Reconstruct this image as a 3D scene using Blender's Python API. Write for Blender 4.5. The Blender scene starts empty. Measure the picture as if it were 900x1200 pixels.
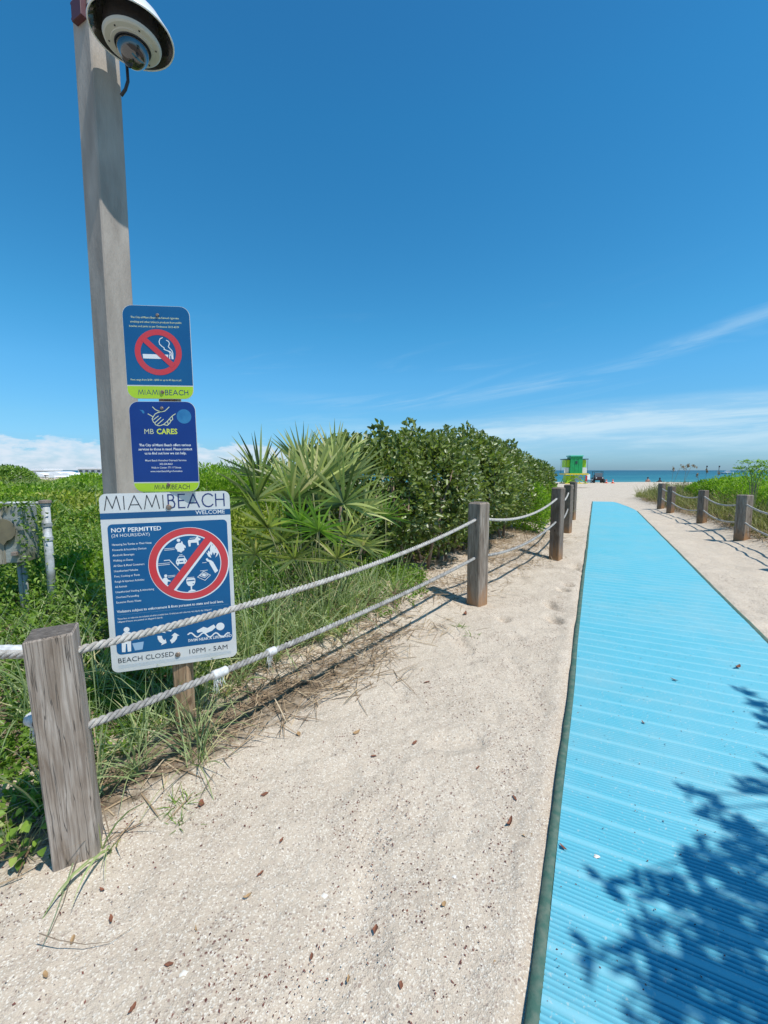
import bpy, bmesh, math, random
import numpy as np
from mathutils import Vector, Matrix
from mathutils.geometry import tessellate_polygon
random.seed(7); rng = np.random.default_rng(7)
C = bpy.context.scene.collection
sc = bpy.context.scene
R = math.radians

# ------------------------------------------------------------------ camera
H = 1.45; FP = 500.0; TILT = math.atan(49 / FP)
cam = bpy.data.cameras.new('camera'); camo = bpy.data.objects.new('camera', cam); C.objects.link(camo)
cam.sensor_fit = 'VERTICAL'; cam.sensor_height = 36; cam.sensor_width = 27; cam.lens = FP / 1200 * 36
camo.location = (0, 0, H); camo.rotation_euler = (math.pi / 2 - TILT, 0, 0)
cam.clip_start = 0.02; cam.clip_end = 20000
sc.camera = camo
sc.render.resolution_x = 768; sc.render.resolution_y = 1024
sc.view_settings.view_transform = 'Standard'; sc.view_settings.look = 'None'
sc.view_settings.gamma = 1; sc.view_settings.exposure = 0.2

# ------------------------------------------------------------------ sun and sky
LIGHT = Vector((-0.42, 0.30, -1.0))            # the way the light travels
sunl = bpy.data.lights.new('sun', 'SUN'); suno = bpy.data.objects.new('sun', sunl); C.objects.link(suno)
sunl.energy = 4.1; sunl.angle = R(0.55); sunl.color = (1.0, 0.965, 0.91)
suno.rotation_euler = LIGHT.to_track_quat('-Z', 'Y').to_euler(); suno.location = (3, -3, 9)
SEL = math.atan2(1, math.hypot(LIGHT.x, LIGHT.y)); SAZ = math.atan2(-LIGHT.x, -LIGHT.y)

w = bpy.data.worlds.new('World'); sc.world = w; w.use_nodes = True
nt = w.node_tree; N = nt.nodes; N.clear()
def wn(t, **k):
    n = N.new(t)
    for a, b in k.items(): setattr(n, a, b)
    return n
def lk(a, b): nt.links.new(a, b)
def wm(op, a, b=None, c=None, clamp=False):
    n = N.new('ShaderNodeMath'); n.operation = op; n.use_clamp = clamp
    for i, v in enumerate((a, b, c)):
        if v is None: continue
        if isinstance(v, (int, float)): n.inputs[i].default_value = v
        else: lk(v, n.inputs[i])
    return n.outputs[0]
def wsm(x, a, b):
    n = N.new('ShaderNodeMapRange'); n.interpolation_type = 'SMOOTHSTEP'
    lk(x, n.inputs[0]); n.inputs[1].default_value = a; n.inputs[2].default_value = b
    return n.outputs[0]
out = wn('ShaderNodeOutputWorld'); bg = wn('ShaderNodeBackground'); bg.inputs[1].default_value = 0.12
lk(bg.outputs[0], out.inputs[0])
sky = wn('ShaderNodeTexSky', sky_type='NISHITA'); sky.sun_disc = False
sky.sun_elevation = SEL; sky.sun_rotation = SAZ
sky.air_density = 1.0; sky.dust_density = 0.3; sky.ozone_density = 1.6; sky.altitude = 0
hsv = wn('ShaderNodeHueSaturation'); hsv.inputs['Saturation'].default_value = 1.22; hsv.inputs['Hue'].default_value = 0.492
lk(sky.outputs[0], hsv.inputs['Color'])
tint = wn('ShaderNodeValToRGB'); e_ = tint.color_ramp.elements; e_[0].position = 0; e_[0].color = (.30, .56, 1.05, 1); e_[1].position = .8; e_[1].color = (.37, .90, 1.09, 1)
for p_, c_ in ((.10, (.42, .75, 1.0)), (.2, (.48, .93, 1.12)), (.29, (.43, .99, 1.14)), (.6, (.36, 1.0, 1.16))): q_ = e_.new(p_); q_.color = (*c_, 1)
tinted = wn('ShaderNodeMix', data_type='RGBA', blend_type='MULTIPLY'); tinted.inputs[0].default_value = 1; lk(hsv.outputs[0], tinted.inputs[6]); lk(tint.outputs[0], tinted.inputs[7])
tc = wn('ShaderNodeTexCoord'); sp = wn('ShaderNodeSeparateXYZ'); lk(tc.outputs['Generated'], sp.inputs[0])
lk(sp.outputs[2], tint.inputs[0])
az = wm('MULTIPLY', wm('ARCTAN2', sp.outputs[0], sp.outputs[1]), 57.2958)
el = wm('MULTIPLY', wm('ARCSINE', sp.outputs[2]), 57.2958)
def wnoise(sa, se, scale=1.0, det=6, rough=.6, off=0.0, skew=0.0, dist=0.0):
    cb = wn('ShaderNodeCombineXYZ')
    lk(wm('MULTIPLY', az, sa), cb.inputs[0])
    lk(wm('ADD', wm('MULTIPLY', el, se), wm('MULTIPLY', az, skew)), cb.inputs[1]); cb.inputs[2].default_value = off
    n = wn('ShaderNodeTexNoise'); n.inputs['Scale'].default_value = scale; n.inputs['Detail'].default_value = det
    n.inputs['Roughness'].default_value = rough; n.inputs['Distortion'].default_value = dist
    lk(cb.outputs[0], n.inputs['Vector']); return n.outputs[0]
# low thin veil on the right, fading out upwards
veil_top = wm('SUBTRACT', el, wm('MULTIPLY', wsm(az, 0, 30), 2.0))
veil = wm('MULTIPLY', wsm(veil_top, 6.6, 4.6), wsm(az, -14, 6))
veil = wm('MULTIPLY', veil, wm('ADD', 0.24, wm('MULTIPLY', wsm(wnoise(.06, .55, 1, 7, .62, 3.1, -.012, .4), .38, .66), .55)))
veil = wm('MULTIPLY', veil, wsm(el, 0.2, 4.0))
# long streak that climbs to the right
curve = wm('ADD', 8.9, wm('MULTIPLY', wm('POWER', wm('MAXIMUM', az, 0.0), 2.0), 0.0036))
dlt = wm('ADD', wm('SUBTRACT', el, curve), wm('MULTIPLY', wm('SUBTRACT', wnoise(.09, .1, 1, 4, .5, 8.0), .5), 2.0))
streak = wm('MULTIPLY', wsm(wm('ABSOLUTE', dlt), 1.5, 0.0), wsm(wnoise(.07, .9, 1, 7, .65, 5.3, -.12, .6), .36, .72))
streak = wm('MULTIPLY', wm('MULTIPLY', streak, wsm(az, -22, 0)), .27)
wide = wm('MULTIPLY', wm('MULTIPLY', wsm(wnoise(.045, .33, 1, 7, .6, 15.7, -.05, .8), .54, .8), wsm(el, 24, 5)), .16)
# low heaped clouds on the left
nz = wnoise(.22, .55, 1, 7, .58, 21.0)
top = wm('ADD', wm('MULTIPLY', nz, 6.0), 0.25)
cum = wm('MULTIPLY', wsm(wm('SUBTRACT', top, el), -.1, .55), wsm(az, 0, -14))
cum = wm('MULTIPLY', cum, wm('ADD', .45, wm('MULTIPLY', wsm(wnoise(.5, 1.3, 1, 6, .6, 2.0), .3, .7), .5)))
def wmix(fac, a, col):
    n = wn('ShaderNodeMix', data_type='RGBA'); lk(fac, n.inputs[0]); lk(a, n.inputs[6])
    n.inputs[7].default_value = (*col, 1); return n.outputs[2]
col = wmix(wm('ADD', veil, streak, clamp=True), tinted.outputs[2], (4.6, 6.0, 6.9))
col = wmix(wide, col, (4.6, 6.2, 7.2))
col = wmix(cum, col, (5.3, 6.0, 6.8))
lk(col, bg.inputs[0])

# ------------------------------------------------------------------ helpers
_c, _s = math.cos(TILT), math.sin(TILT)
def at(u, v, dist=None, z=None):
    """Point of the place seen at photograph pixel (u, v): on height z, or at forward distance dist."""
    a = (u - 450) / FP; b = (600 - v) / FP
    d = Vector((a, _c + b * _s, -_s + b * _c))
    k = (z - H) / d.z if z is not None else dist / d.y
    return Vector((0, 0, H)) + d * k

def tag(o, label=None, cat=None, group=None, kind=None):
    if label: o['label'] = label
    if cat: o['category'] = cat
    if group: o['group'] = group
    if kind: o['kind'] = kind
    return o
def empty(name, loc, rz=0, label=None, cat=None, group=None, parent=None):
    o = bpy.data.objects.new(name, None); C.objects.link(o); o.location = loc; o.rotation_euler = (0, 0, rz)
    o.empty_display_size = .1
    if parent: o.parent = parent
    return tag(o, label, cat, group)
def link(name, me, parent=None, loc=None, rz=None):
    o = bpy.data.objects.new(name, me); C.objects.link(o)
    if parent: o.parent = parent
    if loc is not None: o.location = loc
    if rz is not None: o.rotation_euler = (0, 0, rz)
    return o
def mesh_np(name, V, F, mats, tone=None, smooth=False, midx=None, attr=None):
    V = np.asarray(V, np.float32).reshape(-1, 3); F = np.asarray(F, np.int32)
    me = bpy.data.meshes.new(name); k = F.shape[1]
    me.vertices.add(len(V)); me.vertices.foreach_set('co', V.ravel())
    me.loops.add(F.size); me.loops.foreach_set('vertex_index', F.ravel())
    me.polygons.add(len(F)); me.polygons.foreach_set('loop_start', np.arange(0, F.size, k, dtype=np.int32))
    me.polygons.foreach_set('loop_total', np.full(len(F), k, np.int32))
    if midx is not None: me.polygons.foreach_set('material_index', np.asarray(midx, np.int32))
    me.update(calc_edges=True)
    if smooth: me.polygons.foreach_set('use_smooth', np.ones(len(F), bool))
    for nm, arr in (([('tone', tone)] if tone is not None else []) + (attr or [])):
        a = me.attributes.new(nm, 'FLOAT', 'POINT'); a.data.foreach_set('value', np.asarray(arr, np.float32).ravel())
    for m in (mats if isinstance(mats, (list, tuple)) else [mats]): me.materials.append(m)
    return me
class MB:
    """collects simple shapes into one mesh"""
    def __init__(s): s.v = []; s.f = []; s.mi = []
    def add(s, vs, fs, mi=0):
        o = len(s.v); s.v += [tuple(p) for p in vs]; s.f += [tuple(i + o for i in f) for f in fs]; s.mi += [mi] * len(fs)
    def box(s, c, size, rz=0, mi=0, taper=1.0, M=None):
        x, y, z = (a / 2 for a in size); P = []
        for k, (sx, sy) in ((-1, (x, y)), (1, (x * taper, y * taper))):
            for a, b in ((-1, -1), (1, -1), (1, 1), (-1, 1)):
                p = Vector((a * sx, b * sy, k * z)); p.rotate(Matrix.Rotation(rz, 3, 'Z'))
                if M: p = M @ p
                P.append(p + Vector(c))
        s.add(P, [(3, 2, 1, 0), (4, 5, 6, 7), (0, 1, 5, 4), (1, 2, 6, 5), (2, 3, 7, 6), (3, 0, 4, 7)], mi)
    def tube(s, pts, rad, sides=8, mi=0, caps=True, phase=0):
        pts = [Vector(p) for p in pts]; n = len(pts)
        rad = rad if isinstance(rad, (list, tuple)) else [rad] * n
        t0 = (pts[1] - pts[0]).normalized(); ref = Vector((0, 0, 1)) if abs(t0.z) < .9 else Vector((1, 0, 0))
        nx = t0.cross(ref).normalized(); V = []
        for i, p in enumerate(pts):
            t = (pts[min(i + 1, n - 1)] - pts[max(i - 1, 0)]).normalized()
            nx = (nx - t * nx.dot(t)).normalized(); ny = t.cross(nx)
            for k in range(sides):
                a = 2 * math.pi * k / sides + phase; V.append(p + (nx * math.cos(a) + ny * math.sin(a)) * rad[i])
        Fc = [(i * sides + k, i * sides + (k + 1) % sides, (i + 1) * sides + (k + 1) % sides, (i + 1) * sides + k) for i in range(n - 1) for k in range(sides)]
        if caps: Fc += [tuple(range(sides))[::-1], tuple((n - 1) * sides + k for k in range(sides))]
        s.add(V, Fc, mi)
    def lathe(s, prof, c=(0, 0, 0), sides=40, mi=0, M=None):
        V = []; c = Vector(c)
        for r, z in prof:
            for k in range(sides):
                a = 2 * math.pi * k / sides; p = Vector((r * math.cos(a), r * math.sin(a), z))
                if M: p = M @ p
                V.append(c + p)
        n = len(prof)
        s.add(V, [(i * sides + k, i * sides + (k + 1) % sides, (i + 1) * sides + (k + 1) % sides, (i + 1) * sides + k) for i in range(n - 1) for k in range(sides)], mi)
    def mesh(s, name, mats, smooth=False):
        me = bpy.data.meshes.new(name); me.from_pydata(s.v, [], s.f)
        mats = mats if isinstance(mats, (list, tuple)) else [mats]
        for m in mats: me.materials.append(m)
        me.polygons.foreach_set('material_index', s.mi)
        if smooth: me.polygons.foreach_set('use_smooth', [True] * len(s.f))
        me.update(); return me
    def build(s, name, mats, parent=None, loc=None, rz=None, smooth=False, bevel=0, auto=None):
        o = link(name, s.mesh(name, mats, smooth), parent, loc, rz)
        if bevel:
            b = o.modifiers.new('bevel', 'BEVEL'); b.width = bevel; b.segments = 2; b.limit_method = 'ANGLE'; b.angle_limit = R(40)
        return o

def hash2(ix, iy, seed):
    h = (ix.astype(np.int64) * 374761393 + iy.astype(np.int64) * 668265263 + seed * 974634777) & 0x7fffffff
    h = ((h ^ (h >> 13)) * 1274126177) & 0x7fffffff
    return ((h ^ (h >> 16)) & 0xffff) / 65535.0
def vnoise(x, y, seed=0):
    x = np.asarray(x, float); y = np.asarray(y, float)
    ix = np.floor(x); iy = np.floor(y); fx = x - ix; fy = y - iy
    fx = fx * fx * (3 - 2 * fx); fy = fy * fy * (3 - 2 * fy); ix = ix.astype(np.int64); iy = iy.astype(np.int64)
    return (hash2(ix, iy, seed) * (1 - fx) + hash2(ix + 1, iy, seed) * fx) * (1 - fy) + (hash2(ix, iy + 1, seed) * (1 - fx) + hash2(ix + 1, iy + 1, seed) * fx) * fy
def fbm(x, y, seed=0, o=4):
    s = 0; a = .5
    for i in range(o): s = s + a * vnoise(np.asarray(x) * 2 ** i, np.asarray(y) * 2 ** i, seed + i); a *= .5
    return s / (1 - .5 ** o)
def sm(x, a, b):
    t = np.clip((np.asarray(x, float) - a) / (b - a), 0, 1); return t * t * (3 - 2 * t)

# lines of the two fences, mat frame
LF = [(-9, 1.40), (-3.0, 1.40), (-1.38, 1.46), (0.93, 4.5), (2.75, 6.9), (4.2, 9.75), (5.53, 12.48), (11, 24), (16, 33)]
RF = [(2.0, -4), (4.9, 2.9), (5.98, 5.75), (7.2, 8.5), (8.47, 11.3), (9.6, 14.25), (10.1, 15.6), (12.6, 22), (16, 30)]
def sdist(pl, x, y):
    """signed distance to a polyline, positive on its left"""
    x = np.asarray(x, float); y = np.asarray(y, float); best = np.full(x.shape, 1e9); sg = np.ones(x.shape)
    for (ax, ay), (bx, by) in zip(pl[:-1], pl[1:]):
        dx, dy = bx - ax, by - ay; L = math.hypot(dx, dy)
        t = np.clip(((x - ax) * dx + (y - ay) * dy) / L / L, 0, 1)
        d = np.hypot(x - ax - t * dx, y - ay - t * dy); cr = (dx * (y - ay) - dy * (x - ax))
        m = d < best - 1e-9; best = np.where(m, d, best); sg = np.where(m, np.sign(cr), sg)
    return best * sg
MD = Vector((0.4432, 0.8964)); MN = Vector((0.8964, -0.4432)); ML0 = Vector((0.37, 0.99)); MW = 1.49
MEND = 20.9
def matframe(x, y):
    rx = np.asarray(x) - ML0.x; ry = np.asarray(y) - ML0.y
    return rx * MD.x + ry * MD.y, rx * MN.x + ry * MN.y
def land(x, y):
    """how much of the dune stands at a place, left and right"""
    sl = sdist(LF, x, y); sr = -sdist(RF, x, y)
    ylim = 34 + np.clip(-np.asarray(x, float) - 8, 0, 4) * 2.5
    ml = sm(y, ylim + 6, ylim - 4); mr = sm(y, 27, 19) * sm(x, 60, 30) 
    return sl, sr, ml, mr
def ground(x, y):
    x = np.asarray(x, float); y = np.asarray(y, float)
    sl, sr, ml, mr = land(x, y)
    near = sm(y, 1.2, 2.4)
    zl = .13 * sm(sl, -.1, .9) * np.maximum(near, .0) + .32 * sm(sl, .6, 4) + .30 * sm(sl, 4, 16) + .25 * (fbm(x / 7, y / 7, 3) - .5) * sm(sl, 2, 8)
    zr = .20 * sm(sr, -.35, .9) + .35 * sm(sr, .5, 3.5) + .12 * (fbm(x / 5, y / 5, 9) - .5) * sm(sr, 1, 4)
    zl = zl * (1 - .72 * sm(y, 8, 24))
    z = zl * ml + zr * mr
    z = z - 1.0 * sm(-x, 18, 30) * sm(y, 44, 66)
    shore = 52.5 + np.maximum(0, -x - 16) * 6
    z = z - 4 * sm(y, shore, shore + 22)
    return z
def gz(x, y): return float(ground(x, y))

# ------------------------------------------------------------------ materials
def mat(name, col, rough=.6, col2=None, scale=8, metal=0, bump=0, bscale=60, spec=.5, detail=5, stretch=(1, 1, 1), emit=None, lo=.35, hi=.65, coat=0):
    m = bpy.data.materials.new(name); m.use_nodes = True; t = m.node_tree; b = t.nodes['Principled BSDF']
    b.inputs['Base Color'].default_value = (*col, 1); b.inputs['Roughness'].default_value = rough
    b.inputs['Metallic'].default_value = metal; b.inputs['Specular IOR Level'].default_value = spec
    b.inputs['Coat Weight'].default_value = coat
    tcn = t.nodes.new('ShaderNodeTexCoord'); mp = t.nodes.new('ShaderNodeMapping'); mp.inputs['Scale'].default_value = stretch
    t.links.new(tcn.outputs['Object'], mp.inputs[0])
    if col2:
        n = t.nodes.new('ShaderNodeTexNoise'); n.inputs['Scale'].default_value = scale; n.inputs['Detail'].default_value = detail
        t.links.new(mp.outputs[0], n.inputs['Vector'])
        r = t.nodes.new('ShaderNodeMapRange'); r.inputs[1].default_value = lo; r.inputs[2].default_value = hi; t.links.new(n.outputs[0], r.inputs[0])
        x = t.nodes.new('ShaderNodeMix'); x.data_type = 'RGBA'; x.inputs[6].default_value = (*col, 1); x.inputs[7].default_value = (*col2, 1)
        t.links.new(r.outputs[0], x.inputs[0]); t.links.new(x.outputs[2], b.inputs['Base Color'])
    if bump:
        n = t.nodes.new('ShaderNodeTexNoise'); n.inputs['Scale'].default_value = bscale; n.inputs['Detail'].default_value = 6
        t.links.new(mp.outputs[0], n.inputs['Vector'])
        bp = t.nodes.new('ShaderNodeBump'); bp.inputs['Strength'].default_value = bump; bp.inputs['Distance'].default_value = .01
        t.links.new(n.outputs[0], bp.inputs['Height']); t.links.new(bp.outputs[0], b.inputs['Normal'])
    return m
def leafmat(name, c1, c2, rough=.45, trans=.3, spec=.5, c3=None):
    """leaf colours spread by the per-leaf number 'tone'"""
    m = bpy.data.materials.new(name); m.use_nodes = True; t = m.node_tree; b = t.nodes['Principled BSDF']; o = t.nodes['Material Output']
    a = t.nodes.new('ShaderNodeAttribute'); a.attribute_name = 'tone'
    r = t.nodes.new('ShaderNodeValToRGB'); t.links.new(a.outputs['Fac'], r.inputs[0])
    r.color_ramp.elements[0].color = (*c1, 1); r.color_ramp.elements[1].color = (*c2, 1)
    if c3: r.color_ramp.elements[1].position = .86; e = r.color_ramp.elements.new(1.0); e.color = (*c3, 1)
    t.links.new(r.outputs[0], b.inputs['Base Color']); b.inputs['Roughness'].default_value = rough
    b.inputs['Specular IOR Level'].default_value = spec
    tr = t.nodes.new('ShaderNodeBsdfTranslucent'); g = t.nodes.new('ShaderNodeMix'); g.data_type = 'RGBA'; g.blend_type = 'MULTIPLY'
    g.inputs[0].default_value = 1; g.inputs[7].default_value = (1.3, 1.5, .6, 1); t.links.new(r.outputs[0], g.inputs[6]); t.links.new(g.outputs[2], tr.inputs[0])
    mx = t.nodes.new('ShaderNodeMixShader'); mx.inputs[0].default_value = trans
    t.links.new(b.outputs[0], mx.inputs[1]); t.links.new(tr.outputs[0], mx.inputs[2]); t.links.new(mx.outputs[0], o.inputs[0])
    return m
def nodes_of(m): return m.node_tree, m.node_tree.nodes['Principled BSDF']

M = {}
M['steel'] = mat('weathered_steel', (.40, .41, .41), .5, (.27, .28, .28), 5, metal=.4, bump=.15)
M['rust'] = mat('rusty_bolt', (.16, .09, .06), .8, (.32, .28, .24), 300)
M['bolt'] = mat('bolt_steel', (.30, .27, .23), .55, (.20, .12, .08), 120, metal=.5)
M['concrete'] = mat('pole_concrete', (.42, .37, .315), .85, (.29, .25, .21), 9, bump=.35, bscale=90, stretch=(1, 1, .25))
M['maroon'] = mat('maroon_strap', (.10, .03, .035), .5)
M['white_metal'] = mat('sign_white', (.66, .67, .66), .4, (.57, .59, .57), 6)
M['blue'] = mat('sign_blue', (.003, .088, .235), .5, (.006, .105, .255), 4, spec=.35)
M['navy'] = mat('sign_deep_blue', (.003, .036, .20), .5, (.005, .045, .22), 4, spec=.35)
M['band_blue'] = mat('sign_band_blue', (.004, .08, .21), .5)
M['red'] = mat('sign_red', (.60, .035, .045), .4, (.55, .05, .06), 8, coat=.2)
M['lime'] = mat('sign_lime', (.42, .62, .015), .4, (.38, .58, .02), 8, coat=.2)
M['print_white'] = mat('print_white', (.74, .76, .76), .45)
M['print_pale'] = mat('print_pale', (.30, .46, .62), .45)
M['print_cream'] = mat('print_cream', (.66, .70, .42), .45)
M['print_yellow'] = mat('print_yellow', (.60, .70, .08), .45)
M['print_black'] = mat('print_black', (.03, .035, .045), .45)
M['print_navy'] = mat('print_navy', (.012, .03, .14), .45)
M['sticker'] = mat('sticker_blue', (.02, .16, .36), .4, (.035, .21, .42), 20)
M['hood'] = mat('camera_white', (.80, .80, .78), .3, coat=.3)
M['hood_in'] = mat('camera_dark_mirror', (.05, .045, .045), .06, metal=.0, spec=.9, coat=1)
M['ring_plastic'] = mat('camera_ring_grey', (.56, .55, .50), .5)
M['glass_dark'] = mat('camera_smoked_dome', (.012, .014, .02), .04, spec=1.0, coat=1)
M['black'] = mat('black_rubber', (.02, .02, .025), .5)
M['rope'] = mat('rope_fibre', (.56, .53, .48), .9, (.36, .33, .29), 35, bump=.6, bscale=300)
M['rope_grey'] = mat('rope_fibre_grey', (.46, .44, .40), .9, (.24, .225, .21), 28, bump=.6, bscale=300)
M['tape'] = mat('white_tape', (.72, .72, .70), .4, (.5, .5, .48), 60)
M['dry_leaf'] = mat('dry_leaf', (.24, .085, .04), .8, (.11, .05, .03), 40)
M['tan_leaf'] = mat('tan_leaf', (.42, .27, .13), .8, (.28, .16, .07), 40)
M['shell'] = mat('shell_white', (.68, .64, .56), .5)
M['trunk'] = mat('shrub_bark', (.20, .13, .09), .9, (.32, .24, .18), 14, bump=.5)

def wood(name, a, b, base=None, dark=(.06, .05, .04)):
    m = mat(name, a, .85); t, bs = nodes_of(m)
    nn = t.nodes.new; L = t.links.new
    tcn = nn('ShaderNodeTexCoord'); oi = nn('ShaderNodeObjectInfo')
    vadd = nn('ShaderNodeVectorMath'); vadd.operation = 'MULTIPLY_ADD'; vadd.inputs[1].default_value = (1, 1, 1)
    cmb = nn('ShaderNodeCombineXYZ'); 
    mu = nn('ShaderNodeMath'); mu.operation = 'MULTIPLY'; mu.inputs[1].default_value = 37; L(oi.outputs['Random'], mu.inputs[0])
    L(mu.outputs[0], cmb.inputs[0]); L(mu.outputs[0], cmb.inputs[2])
    L(tcn.outputs['Object'], vadd.inputs[0]); L(cmb.outputs[0], vadd.inputs[2])
    mp = nn('ShaderNodeMapping'); mp.inputs['Scale'].default_value = (1, 1, .04); L(vadd.outputs[0], mp.inputs[0])
    n1 = nn('ShaderNodeTexNoise'); n1.inputs['Scale'].default_value = 115; n1.inputs['Detail'].default_value = 7; n1.inputs['Roughness'].default_value = .65; n1.inputs['Distortion'].default_value = .6
    L(mp.outputs[0], n1.inputs['Vector'])
    mp2 = nn('ShaderNodeMapping'); mp2.inputs['Scale'].default_value = (1, 1, .18); L(vadd.outputs[0], mp2.inputs[0])
    n2 = nn('ShaderNodeTexNoise'); n2.inputs['Scale'].default_value = 14; n2.inputs['Detail'].default_value = 4; n2.inputs['Distortion'].default_value = 1.2; L(mp2.outputs[0], n2.inputs['Vector'])
    r1 = nn('ShaderNodeMapRange'); r1.inputs[1].default_value = .36; r1.inputs[2].default_value = .64; L(n1.outputs[0], r1.inputs[0])
    x1 = nn('ShaderNodeMix'); x1.data_type = 'RGBA'; x1.inputs[6].default_value = (*a, 1); x1.inputs[7].default_value = (*b, 1); L(r1.outputs[0], x1.inputs[0])
    # broad weathering
    r2 = nn('ShaderNodeMapRange'); r2.inputs[1].default_value = .42; r2.inputs[2].default_value = .66; L(n2.outputs[0], r2.inputs[0])
    x2 = nn('ShaderNodeMix'); x2.data_type = 'RGBA'; x2.blend_type = 'MULTIPLY'; x2.inputs[7].default_value = (.62, .56, .50, 1); L(r2.outputs[0], x2.inputs[0]); L(x1.outputs[2], x2.inputs[6])
    # cracks along the grain
    mp3 = nn('ShaderNodeMapping'); mp3.inputs['Scale'].default_value = (1, 1, .035); L(vadd.outputs[0], mp3.inputs[0])
    n3 = nn('ShaderNodeTexNoise'); n3.inputs['Scale'].default_value = 42; n3.inputs['Detail'].default_value = 3; L(mp3.outputs[0], n3.inputs['Vector'])
    ab = nn('ShaderNodeMath'); ab.operation = 'SUBTRACT'; ab.inputs[1].default_value = .5; L(n3.outputs[0], ab.inputs[0])
    ab2 = nn('ShaderNodeMath'); ab2.operation = 'ABSOLUTE'; L(ab.outputs[0], ab2.inputs[0])
    r3 = nn('ShaderNodeMapRange'); r3.inputs[1].default_value = .012; r3.inputs[2].default_value = 0.0; L(ab2.outputs[0], r3.inputs[0])
    cr = nn('ShaderNodeMath'); cr.operation = 'MULTIPLY'; cr.inputs[1].default_value = .8; L(r3.outputs[0], cr.inputs[0])
    x3 = nn('ShaderNodeMix'); x3.data_type = 'RGBA'; x3.inputs[7].default_value = (*dark, 1); L(cr.outputs[0], x3.inputs[0]); L(x2.outputs[2], x3.inputs[6])
    last = x3.outputs[2]
    mk = nn('ShaderNodeMapping'); mk.inputs['Scale'].default_value = (1, 1, .62); L(vadd.outputs[0], mk.inputs[0]); vk = nn('ShaderNodeTexVoronoi'); vk.inputs['Scale'].default_value = 6.5; L(mk.outputs[0], vk.inputs['Vector'])
    rk = nn('ShaderNodeMapRange'); rk.inputs[1].default_value = .13; rk.inputs[2].default_value = .07; rk.inputs[4].default_value = .85; L(vk.outputs['Distance'], rk.inputs[0])
    xk = nn('ShaderNodeMix'); xk.data_type = 'RGBA'; xk.inputs[7].default_value = (b[0] * .45, b[1] * .4, b[2] * .35, 1); L(rk.outputs[0], xk.inputs[0]); L(last, xk.inputs[6]); last = xk.outputs[2]
    if base:
        sx = nn('ShaderNodeSeparateXYZ'); L(tcn.outputs['Object'], sx.inputs[0])
        ad = nn('ShaderNodeMath'); ad.operation = 'MULTIPLY_ADD'; ad.inputs[1].default_value = -.5; L(n2.outputs[0], ad.inputs[0]); L(sx.outputs[2], ad.inputs[2])
        r4 = nn('ShaderNodeMapRange'); r4.inputs[1].default_value = .0; r4.inputs[2].default_value = -.22; L(ad.outputs[0], r4.inputs[0])
        x4 = nn('ShaderNodeMix'); x4.data_type = 'RGBA'; x4.inputs[7].default_value = (*base, 1); L(r4.outputs[0], x4.inputs[0]); L(last, x4.inputs[6]); last = x4.outputs[2]
    L(last, bs.inputs['Base Color'])
    bp = nn('ShaderNodeBump'); bp.inputs['Strength'].default_value = .7; bp.inputs['Distance'].default_value = .004
    sb = nn('ShaderNodeMath'); sb.operation = 'SUBTRACT'; L(n1.outputs[0], sb.inputs[0]); L(r3.outputs[0], sb.inputs[1]); L(sb.outputs[0], bp.inputs['Height']); L(bp.outputs[0], bs.inputs['Normal'])
    return m
M['wood_grey'] = wood('weathered_grey_wood', (.41, .34, .275), (.22, .17, .13), (.36, .20, .10))
M['wood_front'] = wood('weathered_front_wood', (.45, .385, .325), (.25, .20, .16))
M['wood_brown'] = wood('weathered_brown_wood', (.30, .235, .185), (.15, .11, .085), (.33, .185, .09))
M['wood_tan'] = wood('sign_post_wood', (.46, .32, .20), (.30, .19, .11))
M['wood_end'] = mat('end_grain', (.24, .20, .165), .95, (.08, .065, .05), 60, bump=.8, bscale=120, stretch=(1, 4, 1))

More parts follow.
